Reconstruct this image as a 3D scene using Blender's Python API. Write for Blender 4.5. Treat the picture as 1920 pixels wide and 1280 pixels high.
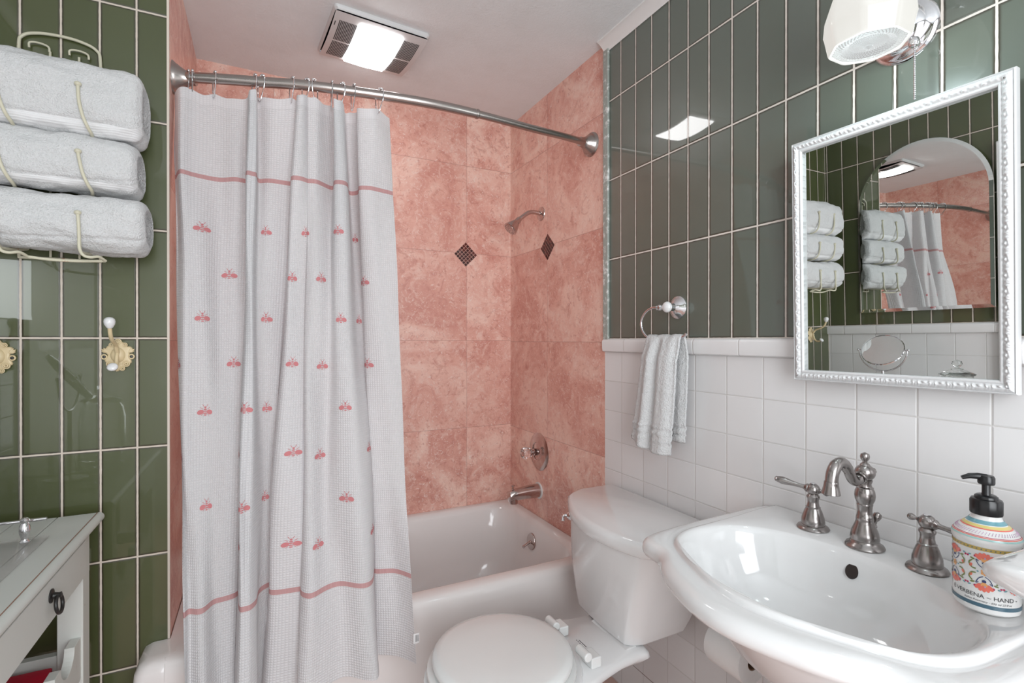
import bpy, bmesh, math, random
from mathutils import Vector, Matrix, noise
pi = math.pi
for o in list(bpy.data.objects): bpy.data.objects.remove(o)
S = bpy.context.scene; COL = S.collection

# ---------------------------------------------------------------- camera, world, lights, exposure
cam_d = bpy.data.cameras.new('camera'); cam = bpy.data.objects.new('camera', cam_d); COL.objects.link(cam)
cam.location = (0, 0, 1.2); cam.rotation_euler = (pi/2 - 0.0025, 0, -0.4647)
cam_d.sensor_width = 36; cam_d.lens = 941.9/1920*36; cam_d.clip_start = .02
S.camera = cam
S.view_settings.view_transform = 'Standard'; S.view_settings.look = 'None'
S.view_settings.exposure = 0.13; S.view_settings.gamma = 1; S.view_settings.use_curve_mapping = False
W = bpy.data.worlds.new('World'); S.world = W; W.use_nodes = True
W.node_tree.nodes['Background'].inputs[0].default_value = (.93, .96, 1, 1)
W.node_tree.nodes['Background'].inputs[1].default_value = 1.0
def area(name, loc, rot, sx, sy, power, col=(1, 1, 1)):
    l = bpy.data.lights.new(name, 'AREA'); l.shape = 'RECTANGLE'; l.size = sx; l.size_y = sy
    l.energy = power; l.color = col
    o = bpy.data.objects.new(name, l); COL.objects.link(o); o.location = loc; o.rotation_euler = rot
    return o
# added soft fill light, placed in the unseen door opening behind the camera
area('added_fill_light', (0.2, -.93, 1.36), (pi/2, 0, 0), 1.1, 1.6, 32, (.93, .97, 1))

# room measures (metres)
XR, XL, YB, YG, XP, YF, HC, ZW, YP = 1.12, -.74, 2.25, 1.60, -.216, -.9, 2.272, 1.205, 1.480

# ---------------------------------------------------------------- node helpers
class NT:
    def __init__(s, name):
        s.m = bpy.data.materials.new(name); s.m.use_nodes = True; s.t = s.m.node_tree
        s.b = s.t.nodes['Principled BSDF']; s.out = s.t.nodes['Material Output']
    def n(s, typ, **kw):
        x = s.t.nodes.new(typ)
        for k, v in kw.items(): setattr(x, k, v)
        return x
    def put(s, sock, v):
        if isinstance(v, bpy.types.NodeSocket): s.t.links.new(v, sock)
        else:
            if isinstance(v, tuple) and len(v) == 3 and sock.type == 'RGBA': v = v + (1,)
            if isinstance(v, (int, float)) and sock.type == 'RGBA': v = (v, v, v, 1)
            sock.default_value = v
    def math(s, op, a, b=0.0, c=None):
        x = s.n('ShaderNodeMath', operation=op); s.put(x.inputs[0], a); s.put(x.inputs[1], b)
        if c is not None: s.put(x.inputs[2], c)
        return x.outputs[0]
    def mix(s, f, a, b):
        x = s.n('ShaderNodeMix', data_type='RGBA'); s.put(x.inputs[0], f); s.put(x.inputs[6], a); s.put(x.inputs[7], b)
        return x.outputs[2]
    def xyz(s, v):
        x = s.n('ShaderNodeSeparateXYZ'); s.put(x.inputs[0], v); return x.outputs
    def comb(s, a, b, c=0.0):
        x = s.n('ShaderNodeCombineXYZ'); s.put(x.inputs[0], a); s.put(x.inputs[1], b); s.put(x.inputs[2], c); return x.outputs[0]
    def noise(s, vec, scale, detail=3, rough=.5, dist=0):
        x = s.n('ShaderNodeTexNoise'); s.put(x.inputs['Vector'], vec); x.inputs['Scale'].default_value = scale
        x.inputs['Detail'].default_value = detail; x.inputs['Roughness'].default_value = rough; x.inputs['Distortion'].default_value = dist
        return x.outputs['Fac']
    def ramp(s, f, *stops):
        x = s.n('ShaderNodeValToRGB'); s.put(x.inputs[0], f); e = x.color_ramp.elements
        while len(e) < len(stops): e.new(.5)
        for el, (p, c) in zip(e, stops):
            el.position = p; el.color = (c + (1,)) if isinstance(c, tuple) else (c, c, c, 1)
        return x.outputs[0]
    def white(s, vec):
        x = s.n('ShaderNodeTexWhiteNoise', noise_dimensions='3D'); s.put(x.inputs[0], vec); return x.outputs
    def smooth(s, v, a, b):
        x = s.n('ShaderNodeMapRange', interpolation_type='SMOOTHSTEP'); s.put(x.inputs[0], v)
        x.inputs[1].default_value = a; x.inputs[2].default_value = b; return x.outputs[0]
    def bump(s, h, strength=.5, dist=.002):
        x = s.n('ShaderNodeBump'); x.inputs['Strength'].default_value = strength; x.inputs['Distance'].default_value = dist
        s.put(x.inputs['Height'], h); s.t.links.new(x.outputs[0], s.b.inputs['Normal']); return x
    def pos(s): return s.n('ShaderNodeNewGeometry').outputs['Position']
    def obj(s): return s.n('ShaderNodeTexCoord').outputs['Object']
    def uv(s): return s.n('ShaderNodeTexCoord').outputs['UV']
    def set(s, **kw):
        for k, v in kw.items(): s.put(s.b.inputs[k.replace('_', ' ')], v)
        return s
def simple(name, col, rough=.5, metal=0, bump=0, bscale=200, **kw):
    k = NT(name); v = k.obj()
    nz = k.noise(v, bscale if bump else 30, 3)
    k.set(Base_Color=k.mix(k.math('MULTIPLY', nz, .12), col, tuple(c*.8 for c in col)), Roughness=rough, Metallic=metal, **kw)
    if bump: k.bump(nz, bump, .002)
    return k.m

def grid(k, a, b, a0, b0, da, db, gw):
    """distance to the nearest joint and a cell id for a tile grid in plane coordinates a, b"""
    ca = k.math('DIVIDE', k.math('SUBTRACT', a, a0), da); cb = k.math('DIVIDE', k.math('SUBTRACT', b, b0), db)
    def d(c, s):
        f = k.math('FRACT', c); return k.math('MULTIPLY', k.math('MINIMUM', f, k.math('SUBTRACT', 1.0, f)), s)
    dist = k.math('MINIMUM', d(ca, da), d(cb, db))
    wob = k.math('MULTIPLY', k.math('SUBTRACT', k.noise(k.pos(), 60, 2), .5), gw*.35)
    dist = k.math('ADD', dist, wob)
    cid = k.comb(k.math('FLOOR', ca), k.math('FLOOR', cb), 3.0)
    return dist, cid
def green_tile(name, axis, a0, da, grout=(.66, .58, .50), t=1.0, bl=1.0):
    k = NT(name); p = k.xyz(k.pos()); a = p[axis]
    dist, cid = grid(k, a, p[2], a0, ZW, da, .2832, .0042)
    g = k.smooth(dist, .0016, .0026)
    w = k.white(cid)
    nz = k.noise(k.pos(), 5, 3); 
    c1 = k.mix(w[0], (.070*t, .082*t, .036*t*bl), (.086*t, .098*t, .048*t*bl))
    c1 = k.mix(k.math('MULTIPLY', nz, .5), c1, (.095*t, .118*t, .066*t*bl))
    edge = k.smooth(dist, .0022, .008)
    c1 = k.mix(edge, (.040, .034, .018), c1)
    k.set(Base_Color=k.mix(g, grout, c1), Roughness=k.mix(g, .8, .33), Coat_Weight=g, Coat_Roughness=.025)
    tilt = k.math('MULTIPLY', k.noise(k.pos(), 9, 1), .5)
    wv = k.xyz(k.white(cid)[1])
    fa = k.math('MULTIPLY', k.math('FRACT', k.math('DIVIDE', k.math('SUBTRACT', a, a0), da)), k.math('SUBTRACT', wv[0], .5))
    fb = k.math('MULTIPLY', k.math('FRACT', k.math('DIVIDE', k.math('SUBTRACT', p[2], ZW), .2832)), k.math('SUBTRACT', wv[1], .5))
    tilt = k.math('ADD', tilt, k.math('ADD', k.math('MULTIPLY', fa, .9), k.math('MULTIPLY', fb, 2.2)))
    k.bump(k.math('ADD', k.smooth(dist, .001, .0055), tilt), .7, .0022)
    return k.m
def white_tile(name, axis, a0, da=.1095):
    k = NT(name); p = k.xyz(k.pos()); a = p[axis]
    dist, cid = grid(k, a, p[2], a0, 1.1587, da, .1052, .0016)
    g = k.smooth(dist, .0005, .0012)
    w = k.white(cid)
    c1 = k.mix(w[0], (.74, .73, .73), (.80, .79, .79))
    crack = k.math('COMPARE', p[2], .1067, .0013)
    gc = k.mix(crack, (.62, .60, .58), (.10, .03, .02))
    k.set(Base_Color=k.mix(g, gc, c1), Roughness=k.mix(g, .8, .13))
    k.bump(k.math('ADD', k.smooth(dist, .0003, .003), k.math('MULTIPLY', k.noise(k.pos(), 14, 1), .3)), .6, .0012)
    return k.m
def pink_stone(name, axis, a0, da, b0=1.199, db=.417):
    k = NT(name); P = k.pos(); p = k.xyz(P); a = p[axis]
    dist, cid = grid(k, a, p[2], a0, b0, da, db, .0006)
    g = k.smooth(dist, .0004, .0011)
    w = k.white(cid)
    off = k.n('ShaderNodeVectorMath', operation='MULTIPLY_ADD'); k.put(off.inputs[0], w[1]); off.inputs[1].default_value = (5, 5, 5); k.put(off.inputs[2], P)
    v = off.outputs[0]
    n1 = k.noise(v, 3.2, 6, .62, 1.2); n2 = k.noise(v, 13, 6, .7, 1.6); n3 = k.noise(v, 55, 4, .7, .8)
    base = k.ramp(n1, (.36, (.66, .31, .25)), (.5, (.80, .455, .375)), (.62, (.91, .63, .53)))
    dark = k.ramp(n2, (.36, 1.0), (.46, 0.0))
    base = k.mix(k.math('MULTIPLY', dark, .5), base, (.52, .20, .155))
    lite = k.ramp(n2, (.53, 0.0), (.63, 1.0))
    base = k.mix(k.math('MULTIPLY', lite, .5), base, (.92, .72, .63))
    fleck = k.ramp(k.noise(v, 42, 3, .75, 2.5), (.585, 0.0), (.63, 1.0))
    base = k.mix(k.math('MULTIPLY', fleck, .6), base, (.95, .84, .78))
    base = k.mix(k.math('MULTIPLY', k.ramp(n3, (.34, 1.0), (.43, 0.0)), .5), base, (.46, .15, .12))
    base = k.mix(k.math('MULTIPLY', w[0], .30), base, (.60, .28, .22))
    k.set(Base_Color=k.mix(g, (.45, .23, .19), base), Roughness=.32)
    k.bump(k.math('ADD', g, k.math('MULTIPLY', n3, .3)), .35, .0010)
    return k.m

M = {}
M['green_right'] = green_tile('green_tile_right', 1, 1.391, .0766, (.76, .70, .64), 1.4, 1.65)  # same tile on all walls; lamp-lit brightness painted in as a lighter tone
M['green_left'] = green_tile('green_tile_left', 1, 1.589, .0766, t=.85, bl=.85)  # same tile, dimmer light on this wall put into a darker colour
M['green_return'] = green_tile('green_tile_return', 0, -.2851, .0756, t=.82, bl=.72)  # same tile again, shade painted in as a darker, more olive tone
M['white_right'] = white_tile('white_tile_right', 1, 1.3861)
M['white_left'] = white_tile('white_tile_left', 1, 1.48)
M['pink_back'] = pink_stone('pink_stone_back', 0, .885, .417)
M['pink_right'] = pink_stone('pink_stone_right', 1, 1.891, .417, 1.193, .4185)
M['pink_left'] = pink_stone('pink_stone_left', 1, 1.84, .417)
k = NT('ceiling_plaster'); P = k.pos(); n = k.noise(P, 130, 4, .6); n2 = k.noise(P, 6, 5, .7)
k.set(Base_Color=k.mix(k.ramp(n2, (.42, 0.0), (.8, .5)), (.81, .85, .865), (.70, .72, .715)), Roughness=.85)
k.bump(n, .5, .003); M['ceiling'] = k.m
k = NT('floor_tile'); p = k.xyz(k.pos()); dist, cid = grid(k, p[0], p[1], 0, 0, .2, .2, .002)
k.set(Base_Color=k.mix(k.smooth(dist, .001, .002), (.5, .4, .36), k.mix(k.white(cid)[0], (.56, .36, .30), (.62, .41, .35))), Roughness=.35)
k.bump(k.smooth(dist, .001, .004), .4, .002); M['floor'] = k.m
M['paint'] = simple('white_paint', (.80, .80, .79), .4)
M['grout_line'] = simple('cream_grout', (.70, .62, .54), .8)
M['frame'] = simple('white_frame_paint', (.66, .66, .665), .35)
M['plaster'] = simple('grey_wall_paint', (.72, .72, .72), .7)
k = NT('trim_strip'); nz = k.noise(k.pos(), 40, 5, .7)
k.set(Base_Color=k.ramp(nz, (.5, (.33, .36, .33)), (.62, (.75, .76, .74))), Roughness=.4); M['strip'] = k.m
k = NT('cap_tile'); p = k.xyz(k.pos())
f = k.math('FRACT', k.math('DIVIDE', k.math('SUBTRACT', p[1], 1.361), .1535)); d = k.math('MULTIPLY', k.math('MINIMUM', f, k.math('SUBTRACT', 1.0, f)), .1535)
g = k.smooth(d, .0004, .0012)
k.set(Base_Color=k.mix(g, (.62, .60, .58), (.79, .78, .78)), Roughness=.14); k.bump(k.smooth(d, .0003, .003), .6, .0012); M['cap'] = k.m

def porcelain(name, col=(.80, .80, .79), rough=.08):
    k = NT(name); nz = k.noise(k.obj(), 6, 2)
    k.set(Base_Color=k.mix(nz, col, tuple(c*.97 for c in col)), Roughness=rough, Coat_Weight=.4, Coat_Roughness=.03, Specular_IOR_Level=.5)
    return k.m
M['porcelain'] = porcelain('white_porcelain', (.78, .78, .78)); M['enamel'] = porcelain('tub_enamel', (.80, .765, .75), .12)
M['seat'] = porcelain('seat_enamel', (.77, .78, .77), .16)
def metal(name, col, rough, scale=120, aniso=0):
    k = NT(name); nz = k.noise(k.obj(), scale, 3)
    k.set(Base_Color=col, Metallic=1.0, Roughness=k.math('ADD', rough*.9, k.math('MULTIPLY', nz, rough*.2)), Anisotropic=aniso); return k.m
M['nickel'] = metal('brushed_nickel', (.34, .315, .305), .25)
M['steel'] = metal('brushed_steel', (.42, .38, .36), .26)
M['chrome'] = metal('chrome', (.78, .78, .80), .06)
M['old_chrome'] = metal('aged_chrome', (.55, .47, .45), .14)
M['mirror'] = metal('mirror_silver', (.86, .88, .87), 0.0)
M['black_iron'] = simple('black_iron', (.012, .011, .01), .35)
M['black_plastic'] = simple('black_plastic', (.008, .008, .009), .28)
M['black_hole'] = simple('dark_recess', (.02, .012, .01), .6)
k = NT('cream_enamel'); nz = k.noise(k.obj(), 22, 5, .7)
k.set(Base_Color=k.mix(k.ramp(nz, (.63, 0.0), (.70, 1.0)), (.60, .57, .44), (.42, .17, .09)), Roughness=.4); M['cream'] = k.m
k = NT('antique_cream'); nz = k.noise(k.obj(), 60, 4)
k.set(Base_Color=k.mix(nz, (.70, .58, .36), (.62, .49, .29)), Roughness=.35); k.bump(nz, .3, .001); M['antique'] = k.m
# terry cloth
k = NT('white_terry'); v = k.obj(); a = k.noise(v, 300, 3, .6); b = k.noise(v, 90, 3)
k.set(Base_Color=k.mix(a, (.62, .62, .62), (.84, .84, .845)), Roughness=.95, Sheen_Weight=.3, Sheen_Roughness=.6)
k.bump(k.math('ADD', a, k.math('MULTIPLY', b, .8)), 1.0, .005); M['terry'] = k.m
k = NT('terry_border'); v = k.obj(); p = k.xyz(v)
wv = k.math('SINE', k.math('MULTIPLY', p[2], 1500.0)); a = k.noise(v, 500, 2)
k.set(Base_Color=(.76, .76, .765), Roughness=.9); k.bump(k.math('ADD', k.math('MULTIPLY', wv, .5), a), .5, .001); M['terry_border'] = k.m
# waffle curtain
k = NT('waffle_cotton'); u = k.xyz(k.uv()); 
def wf(c, p_): return k.math('ABSOLUTE', k.math('SINE', k.math('MULTIPLY', c, pi/p_)))
h = k.math('MULTIPLY', wf(u[0], .0062), wf(u[1], .0062))
band = k.math('ADD', k.math('COMPARE', u[1], ZS1:=1.648, .0062), k.math('COMPARE', u[1], ZS2:=.555, .0062))
hemz = k.math('ADD', k.math('GREATER_THAN', u[1], 1.862), k.math('LESS_THAN', u[1], .300))
hh = k.math('MULTIPLY', h, k.math('SUBTRACT', 1.0, k.math('MINIMUM', 1.0, k.math('ADD', band, k.math('MULTIPLY', hemz, .7)))))
strp = k.mix(k.noise(k.comb(k.math('MULTIPLY', u[0], 1.0), 0.0), 160, 2), (.52, .27, .27), (.66, .42, .42))
cc = k.mix(h, (.72, .72, .735), (.81, .81, .825))
col = k.mix(band, cc, strp)
k.set(Base_Color=col, Roughness=.9)
k.bump(hh, .8, .0016)
tr = k.n('ShaderNodeBsdfTranslucent'); k.put(tr.inputs[0], col); k.t.links.new(k.b.inputs['Normal'].links[0].from_socket, tr.inputs['Normal'])
mx = k.n('ShaderNodeMixShader'); mx.inputs[0].default_value = .28
k.t.links.new(k.b.outputs[0], mx.inputs[1]); k.t.links.new(tr.outputs[0], mx.inputs[2]); k.t.links.new(mx.outputs[0], k.out.inputs[0])
M['waffle'] = k.m
M['bee'] = simple('pink_embroidery', (.55, .19, .20), .8)
M['label_cloth'] = simple('label_cloth', (.75, .74, .74), .8)
M['ink'] = simple('dark_ink', (.05, .05, .055), .7)
# table paint
k = NT('distressed_paint'); v = k.pos(); nz = k.noise(v, 40, 5, .7)
k.set(Base_Color=k.mix(k.ramp(nz, (.66, 0.0), (.74, .7)), (.60, .615, .58), (.38, .24, .17)), Roughness=.45); M['table'] = k.m
M['groove'] = simple('dark_groove', (.10, .085, .07), .8)
M['wood'] = simple('worn_brown_edge', (.30, .16, .11), .6)
M['red'] = simple('red_plastic', (.55, .005, .035), .4)
def glass(name, col=(1, 1, 1), rough=0.0):
    k = NT(name); k.set(Base_Color=col, Roughness=rough, Transmission_Weight=1.0, IOR=1.45); return k.m
M['glass'] = glass('clear_glass', (.97, .99, .98)); M['acrylic'] = glass('clear_acrylic', (.97, .93, .92), .03)
k = NT('tray_glass'); k.set(Base_Color=(.60, .58, .56), Roughness=.08, Alpha=.32); M['tray'] = k.m
M['bottle'] = porcelain('painted_ceramic', (.80, .80, .79), .15)
for nm, c in dict(teal=(.16, .36, .42), coral=(.80, .18, .13), pinkred=(.50, .02, .10), ochre=(.50, .36, .10), leaf=(.20, .24, .08), navy=(.03, .05, .16), slate=(.07, .14, .19), paleteal=(.38, .62, .60), orange=(.80, .38, .14), lilac=(.55, .35, .5), yellow=(.72, .60, .22)).items():
    M['p_'+nm] = simple('glaze_'+nm, c, .2)
def emit(name, col, s, base=(.9, .9, .88), rough=.3):
    k = NT(name); k.set(Base_Color=base, Roughness=rough, Emission_Color=col, Emission_Strength=s); return k
M['fan_lens'] = emit('lit_fan_lens', (1, 1, 1), 13.0).m
M['shade_glass'] = emit('lit_opal_glass', (1, .98, .92), .58, (.20, .20, .19), .15).m
k = emit('lit_ribbed_lens', (1, 1, 1), .42, (.05, .05, .05), .08); v = k.xyz(k.obj())
an = k.math('ARCTAN2', v[1], v[0]); r = k.math('SQRT', k.math('ADD', k.math('MULTIPLY', v[0], v[0]), k.math('MULTIPLY', v[1], v[1])))
hb = k.math('MULTIPLY', k.math('SINE', k.math('MULTIPLY', an, 48.0)), k.math('SINE', k.math('MULTIPLY', r, 900.0)))
k.bump(hb, 1.0, .004); M['lens'] = k.m
M['plastic'] = simple('fan_plastic', (.66, .66, .66), .4)
M['dark_grille'] = simple('dark_grille', (.05, .05, .05), .7)
k = NT('mosaic'); k.set(Roughness=.15); w = k.white(k.obj()); M['mosaic_grout'] = simple('mosaic_grout', (.62, .36, .30), .7)
M['mosaic'] = simple('burgundy_mosaic', (.045, .012, .012), .12); M['mosaic2'] = simple('brown_mosaic', (.12, .03, .025), .12)
M['paper'] = simple('toilet_paper', (.80, .79, .78), .9, bump=.2, bscale=90)
M['card'] = simple('cardboard', (.30, .19, .12), .8)

# ---------------------------------------------------------------- mesh helpers
class MB:
    def __init__(s): s.v = []; s.f = []; s.fm = []; s.mi = 0; s.uv = {}
    def box(s, x0, x1, y0, y1, z0, z1, mat=None):
        b = len(s.v)
        for z in (z0, z1):
            for (x, y) in ((x0, y0), (x1, y0), (x1, y1), (x0, y1)): s.v.append(Vector((x, y, z)))
        for f in ((3, 2, 1, 0), (4, 5, 6, 7), (0, 1, 5, 4), (1, 2, 6, 5), (2, 3, 7, 6), (3, 0, 4, 7)): s.add(tuple(b+i for i in f))
        return s
    def add(s, f): s.f.append(f); s.fm.append(s.mi)
    def rings(s, rs, cap0=True, cap1=True, closed=True):
        b = len(s.v); n = len(rs[0])
        for r in rs: s.v += [Vector(p) for p in r]
        for i in range(len(rs)-1):
            for j in range(n if closed else n-1):
                j2 = (j+1) % n
                s.add((b+i*n+j, b+i*n+j2, b+(i+1)*n+j2, b+(i+1)*n+j))
        if cap0: s.add(tuple(b+j for j in reversed(range(n))))
        if cap1: s.add(tuple(b+(len(rs)-1)*n+j for j in range(n)))
        return s
    def lathe(s, prof, c=(0, 0, 0), ax=(0, 0, 1), n=32, caps=True, sx=1, sy=1, flut=None):
        """prof: list of (radius, height along axis)"""
        ax = Vector(ax).normalized(); q = Vector((0, 0, 1)).rotation_difference(ax); c = Vector(c); rs = []
        for r, h in prof:
            ring = []
            for i in range(n):
                a = 2*pi*i/n; rr = max(r, 1e-5)
                if flut: rr *= 1 + flut[1]*math.cos(flut[0]*a)
                ring.append(c + q @ Vector((rr*math.cos(a)*sx, rr*math.sin(a)*sy, h)))
            rs.append(ring)
        return s.rings(rs, caps, caps)
    def tube(s, pts, r, n=12, caps=True, closed=False):
        pts = [Vector(p) for p in pts]; m = len(pts)
        if not isinstance(r, (list, tuple)): r = [r]*m
        tang = []
        for i in range(m):
            if closed: t = pts[(i+1) % m]-pts[i-1]
            else: t = pts[min(i+1, m-1)]-pts[max(i-1, 0)]
            tang.append(t.normalized())
        up = Vector((0, 0, 1)) if abs(tang[0].z) < .9 else Vector((1, 0, 0))
        u = tang[0].cross(up).normalized(); rs = []
        for i in range(m):
            if i: u = tang[i-1].rotation_difference(tang[i]) @ u
            u = (u - tang[i]*u.dot(tang[i])).normalized(); w = tang[i].cross(u)
            rs.append([pts[i]+(u*math.cos(2*pi*j/n)+w*math.sin(2*pi*j/n))*r[i] for j in range(n)])
        if closed: rs.append(rs[0]); caps = False
        return s.rings(rs, caps, caps)
    def ball(s, c, r, n=16, sz=1, ax=(0, 0, 1)):
        m = n//2
        return s.lathe([(r*math.sin(pi*i/m), -r*sz*math.cos(pi*i/m)) for i in range(m+1)], c, ax, n)
    def torus(s, c, R, r, ax=(0, 0, 1), n=32, m=10, sy=1):
        q = Vector((0, 0, 1)).rotation_difference(Vector(ax).normalized()); c = Vector(c)
        return s.tube([c+q@Vector((R*math.cos(2*pi*i/n), R*sy*math.sin(2*pi*i/n), 0)) for i in range(n)], r, m, closed=True)
    def poly(s, pts, d):
        """extrude a closed outline by vector d"""
        d = Vector(d); p = [Vector(q) for q in pts]; return s.rings([p, [q+d for q in p]])
    def build(s, name, mat, parent=None, smooth=True, bevel=0, sub=0, origin=None, ang=40, bseg=3, weld=True, solid=0):
        me = bpy.data.meshes.new(name)
        o0 = Vector(origin) if origin is not None else Vector((0, 0, 0))
        me.from_pydata([tuple(v-o0) for v in s.v], [], s.f)
        mats = mat if isinstance(mat, (list, tuple)) else [mat]
        for m_ in mats: me.materials.append(M[m_] if isinstance(m_, str) else m_)
        if len(mats) > 1: me.polygons.foreach_set('material_index', s.fm)
        bm = bmesh.new(); bm.from_mesh(me)
        if weld: bmesh.ops.remove_doubles(bm, verts=bm.verts, dist=1e-5)
        bmesh.ops.recalc_face_normals(bm, faces=bm.faces)
        bm.to_mesh(me); bm.free()
        o = bpy.data.objects.new(name, me); COL.objects.link(o)
        if parent: o.parent = parent; o0 = o0 - parent.location
        o.location = o0
        if bevel:
            b = o.modifiers.new('bevel', 'BEVEL'); b.width = bevel; b.segments = bseg; b.limit_method = 'ANGLE'; b.angle_limit = math.radians(35)
        if solid:
            q = o.modifiers.new('solid', 'SOLIDIFY'); q.thickness = solid; q.offset = 0
        if sub:
            q = o.modifiers.new('sub', 'SUBSURF'); q.levels = sub; q.render_levels = sub
        if smooth:
            me.polygons.foreach_set('use_smooth', [True]*len(me.polygons))
            me.set_sharp_from_angle(angle=math.radians(ang))
        return o
def tag(o, label, cat, group=None):
    o['label'] = label; o['category'] = cat
    if group: o['group'] = group
    return o
def thing(name, label, cat, loc=(0, 0, 0), group=None):
    o = bpy.data.objects.new(name, None); COL.objects.link(o); o.location = loc; o.empty_display_size = .05
    bpy.context.view_layer.update(); return tag(o, label, cat, group)
def struct(name, mb, mat, **kw):
    o = mb.build(name, mat, **kw); o['kind'] = 'structure'; return o
def spline(pts, n=8, closed=False):
    P = [Vector(p) for p in pts]; out = []; m = len(P)
    for i in range(m if closed else m-1):
        if closed: a, b, c, d = P[i-1], P[i], P[(i+1) % m], P[(i+2) % m]
        else: a, b, c, d = P[max(i-1, 0)], P[i], P[i+1], P[min(i+2, m-1)]
        for j in range(n):
            t = j/n
            out.append(.5*((2*b)+(c-a)*t+(2*a-5*b+4*c-d)*t*t+(3*b-a-3*c+d)*t**3))
    if not closed: out.append(P[-1])
    return out
def lerp(a, b, t): return a+(b-a)*t
def copy_tree(o, parent=None):
    c = o.copy(); COL.objects.link(c)
    if parent: c.parent = parent
    for ch in list(o.children): copy_tree(ch, c)
    return c

# ---------------------------------------------------------------- the room
T = .06
struct('floor', MB().box(XL-T, XR+T, YF-T, YB+T, -T, 0), 'floor', smooth=False)
struct('ceiling', MB().box(XL-T, XR+T, YF-T, YB+T, HC, HC+T), 'ceiling', smooth=False)
def slab(name, mat, *b): return struct(name, MB().box(*b), mat, smooth=False)
slab('wall_back', 'pink_back', XP-T, XR+T, YB, YB+T, 0, HC)
slab('wall_right_shower', 'pink_right', XR, XR+T, YP, YB, 0, HC)
slab('wall_right', 'white_right', XR, XR+T, YF, YP, 0, 1.165)
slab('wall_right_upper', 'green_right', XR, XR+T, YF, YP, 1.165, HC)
# pink end wall of the tub recess and the green wall that faces the room
slab('wall_left_shower', 'pink_left', XP-.0205, XP, YG+.004, YB, 0, HC)
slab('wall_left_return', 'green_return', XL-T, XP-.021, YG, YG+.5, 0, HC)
slab('wall_left', 'white_left', XL-T, XL, YF, YG, 0, 1.165)
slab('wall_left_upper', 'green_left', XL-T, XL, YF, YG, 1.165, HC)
w = MB(); w.box(XL-T, -.35, YF-T, YF, 0, HC); w.box(.75, XR+T, YF-T, YF, 0, HC); w.box(-.35, .75, YF-T, YF, 2.16, HC)
struct('wall_front', w, 'plaster', smooth=False)
# narrow trim strips
struct('wall_left_corner', MB().box(XP-.021, XP-.004, YG, YG+.004, 0, HC), 'green_return', smooth=False)
struct('trim_1', MB().box(XP-.004, XP+.0012, YG-.003, YG+.004, .41, HC), 'grout_line', smooth=False)
struct('trim_2', MB().box(XR-.010, XR, YP-.028, YP+.001, ZW-.002, HC-.028), 'strip', bevel=.003)
def cap(name, x, sgn, y0, y1, mat='cap'):
    z1, z0 = ZW, 1.1587
    prof = [(0, z1), (.006, z1-.0005), (.0105, z1-.003), (.0135, z1-.0075), (.0145, z1-.013), (.0135, z0+.01), (.012, z0+.003), (.007, z0), (0, z0)]
    mb = MB(); mb.rings([[(x+sgn*d, y, z) for d, z in prof] for y in (y0, y1)]); return struct(name, mb, mat)
cap('trim_3', XR, -1, YF, YP-.001); cap('trim_4', XL, 1, YF, YG)
# cove moulding between the green tile and the ceiling
def cove(name, x, sgn, y0, y1):
    prof = [(0, HC), (0, HC-.034), (.004, HC-.036), (.006, HC-.030), (.012, HC-.022), (.022, HC-.012), (.030, HC-.007), (.036, HC-.005), (.036, HC)]
    mb = MB(); mb.rings([[(x+sgn*d, y, z) for d, z in prof] for y in (y0, y1)]); return struct(name, mb, 'paint')
cove('trim_5', XR, -1, YF, YP-.001)
cove('trim_6', XL, 1, YF, YG-.0)
# casing of the door in the left wall, seen in the framed mirror
c_ = MB(); c_.box(XL, XL+.022, .80, .885, 0, 1.985); c_.box(XL, XL+.022, -.02, .80, 1.90, 1.985); c_.box(XL, XL+.022, -.02, .065, 0, 1.90)
struct('trim_7', c_, 'paint', bevel=.004)
d_ = struct('door_1', MB().box(XL, XL+.012, .065, .80, .01, 1.90), 'paint', bevel=.002)

# mosaic diamonds set in the stone
def mosaic(name, c, ax, label):
    u = Vector((1, 0, 0)) if ax == 'y' else Vector((0, 1, 0)); nrm = Vector((0, -1, 0)) if ax == 'y' else Vector((-1, 0, 0))
    e1 = (u+Vector((0, 0, 1))).normalized(); e2 = (-u+Vector((0, 0, 1))).normalized(); h = .0415; mb = MB(); C = Vector(c)
    def cell(a, b, s, d0, d1, m):
        mb.mi = m; P = [C+e1*(a+i*s)+e2*(b+j*s)+nrm*d0 for i, j in ((-1, -1), (1, -1), (1, 1), (-1, 1))]; mb.poly(P, nrm*(d1-d0))
    cell(0, 0, h, -.002, .0006, 0); st = 2*h/6; rnd = random.Random(3)
    for i in range(6):
        for j in range(6): cell(-h+st*(i+.5), -h+st*(j+.5), st*.42, 0, .0016, 1 if rnd.random() < .7 else 2)
    return tag(mb.build(name, ['mosaic_grout', 'mosaic', 'mosaic2'], smooth=False, origin=c), label, 'tile')
mosaic('mosaic_tile', (.880, YB, 1.610), 'y', 'dark red mosaic diamond set in the pink stone of the back wall')
mosaic('mosaic_tile', (XR, 1.887, 1.606), 'x', 'dark red mosaic diamond in the pink side wall below the shower head')
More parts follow.
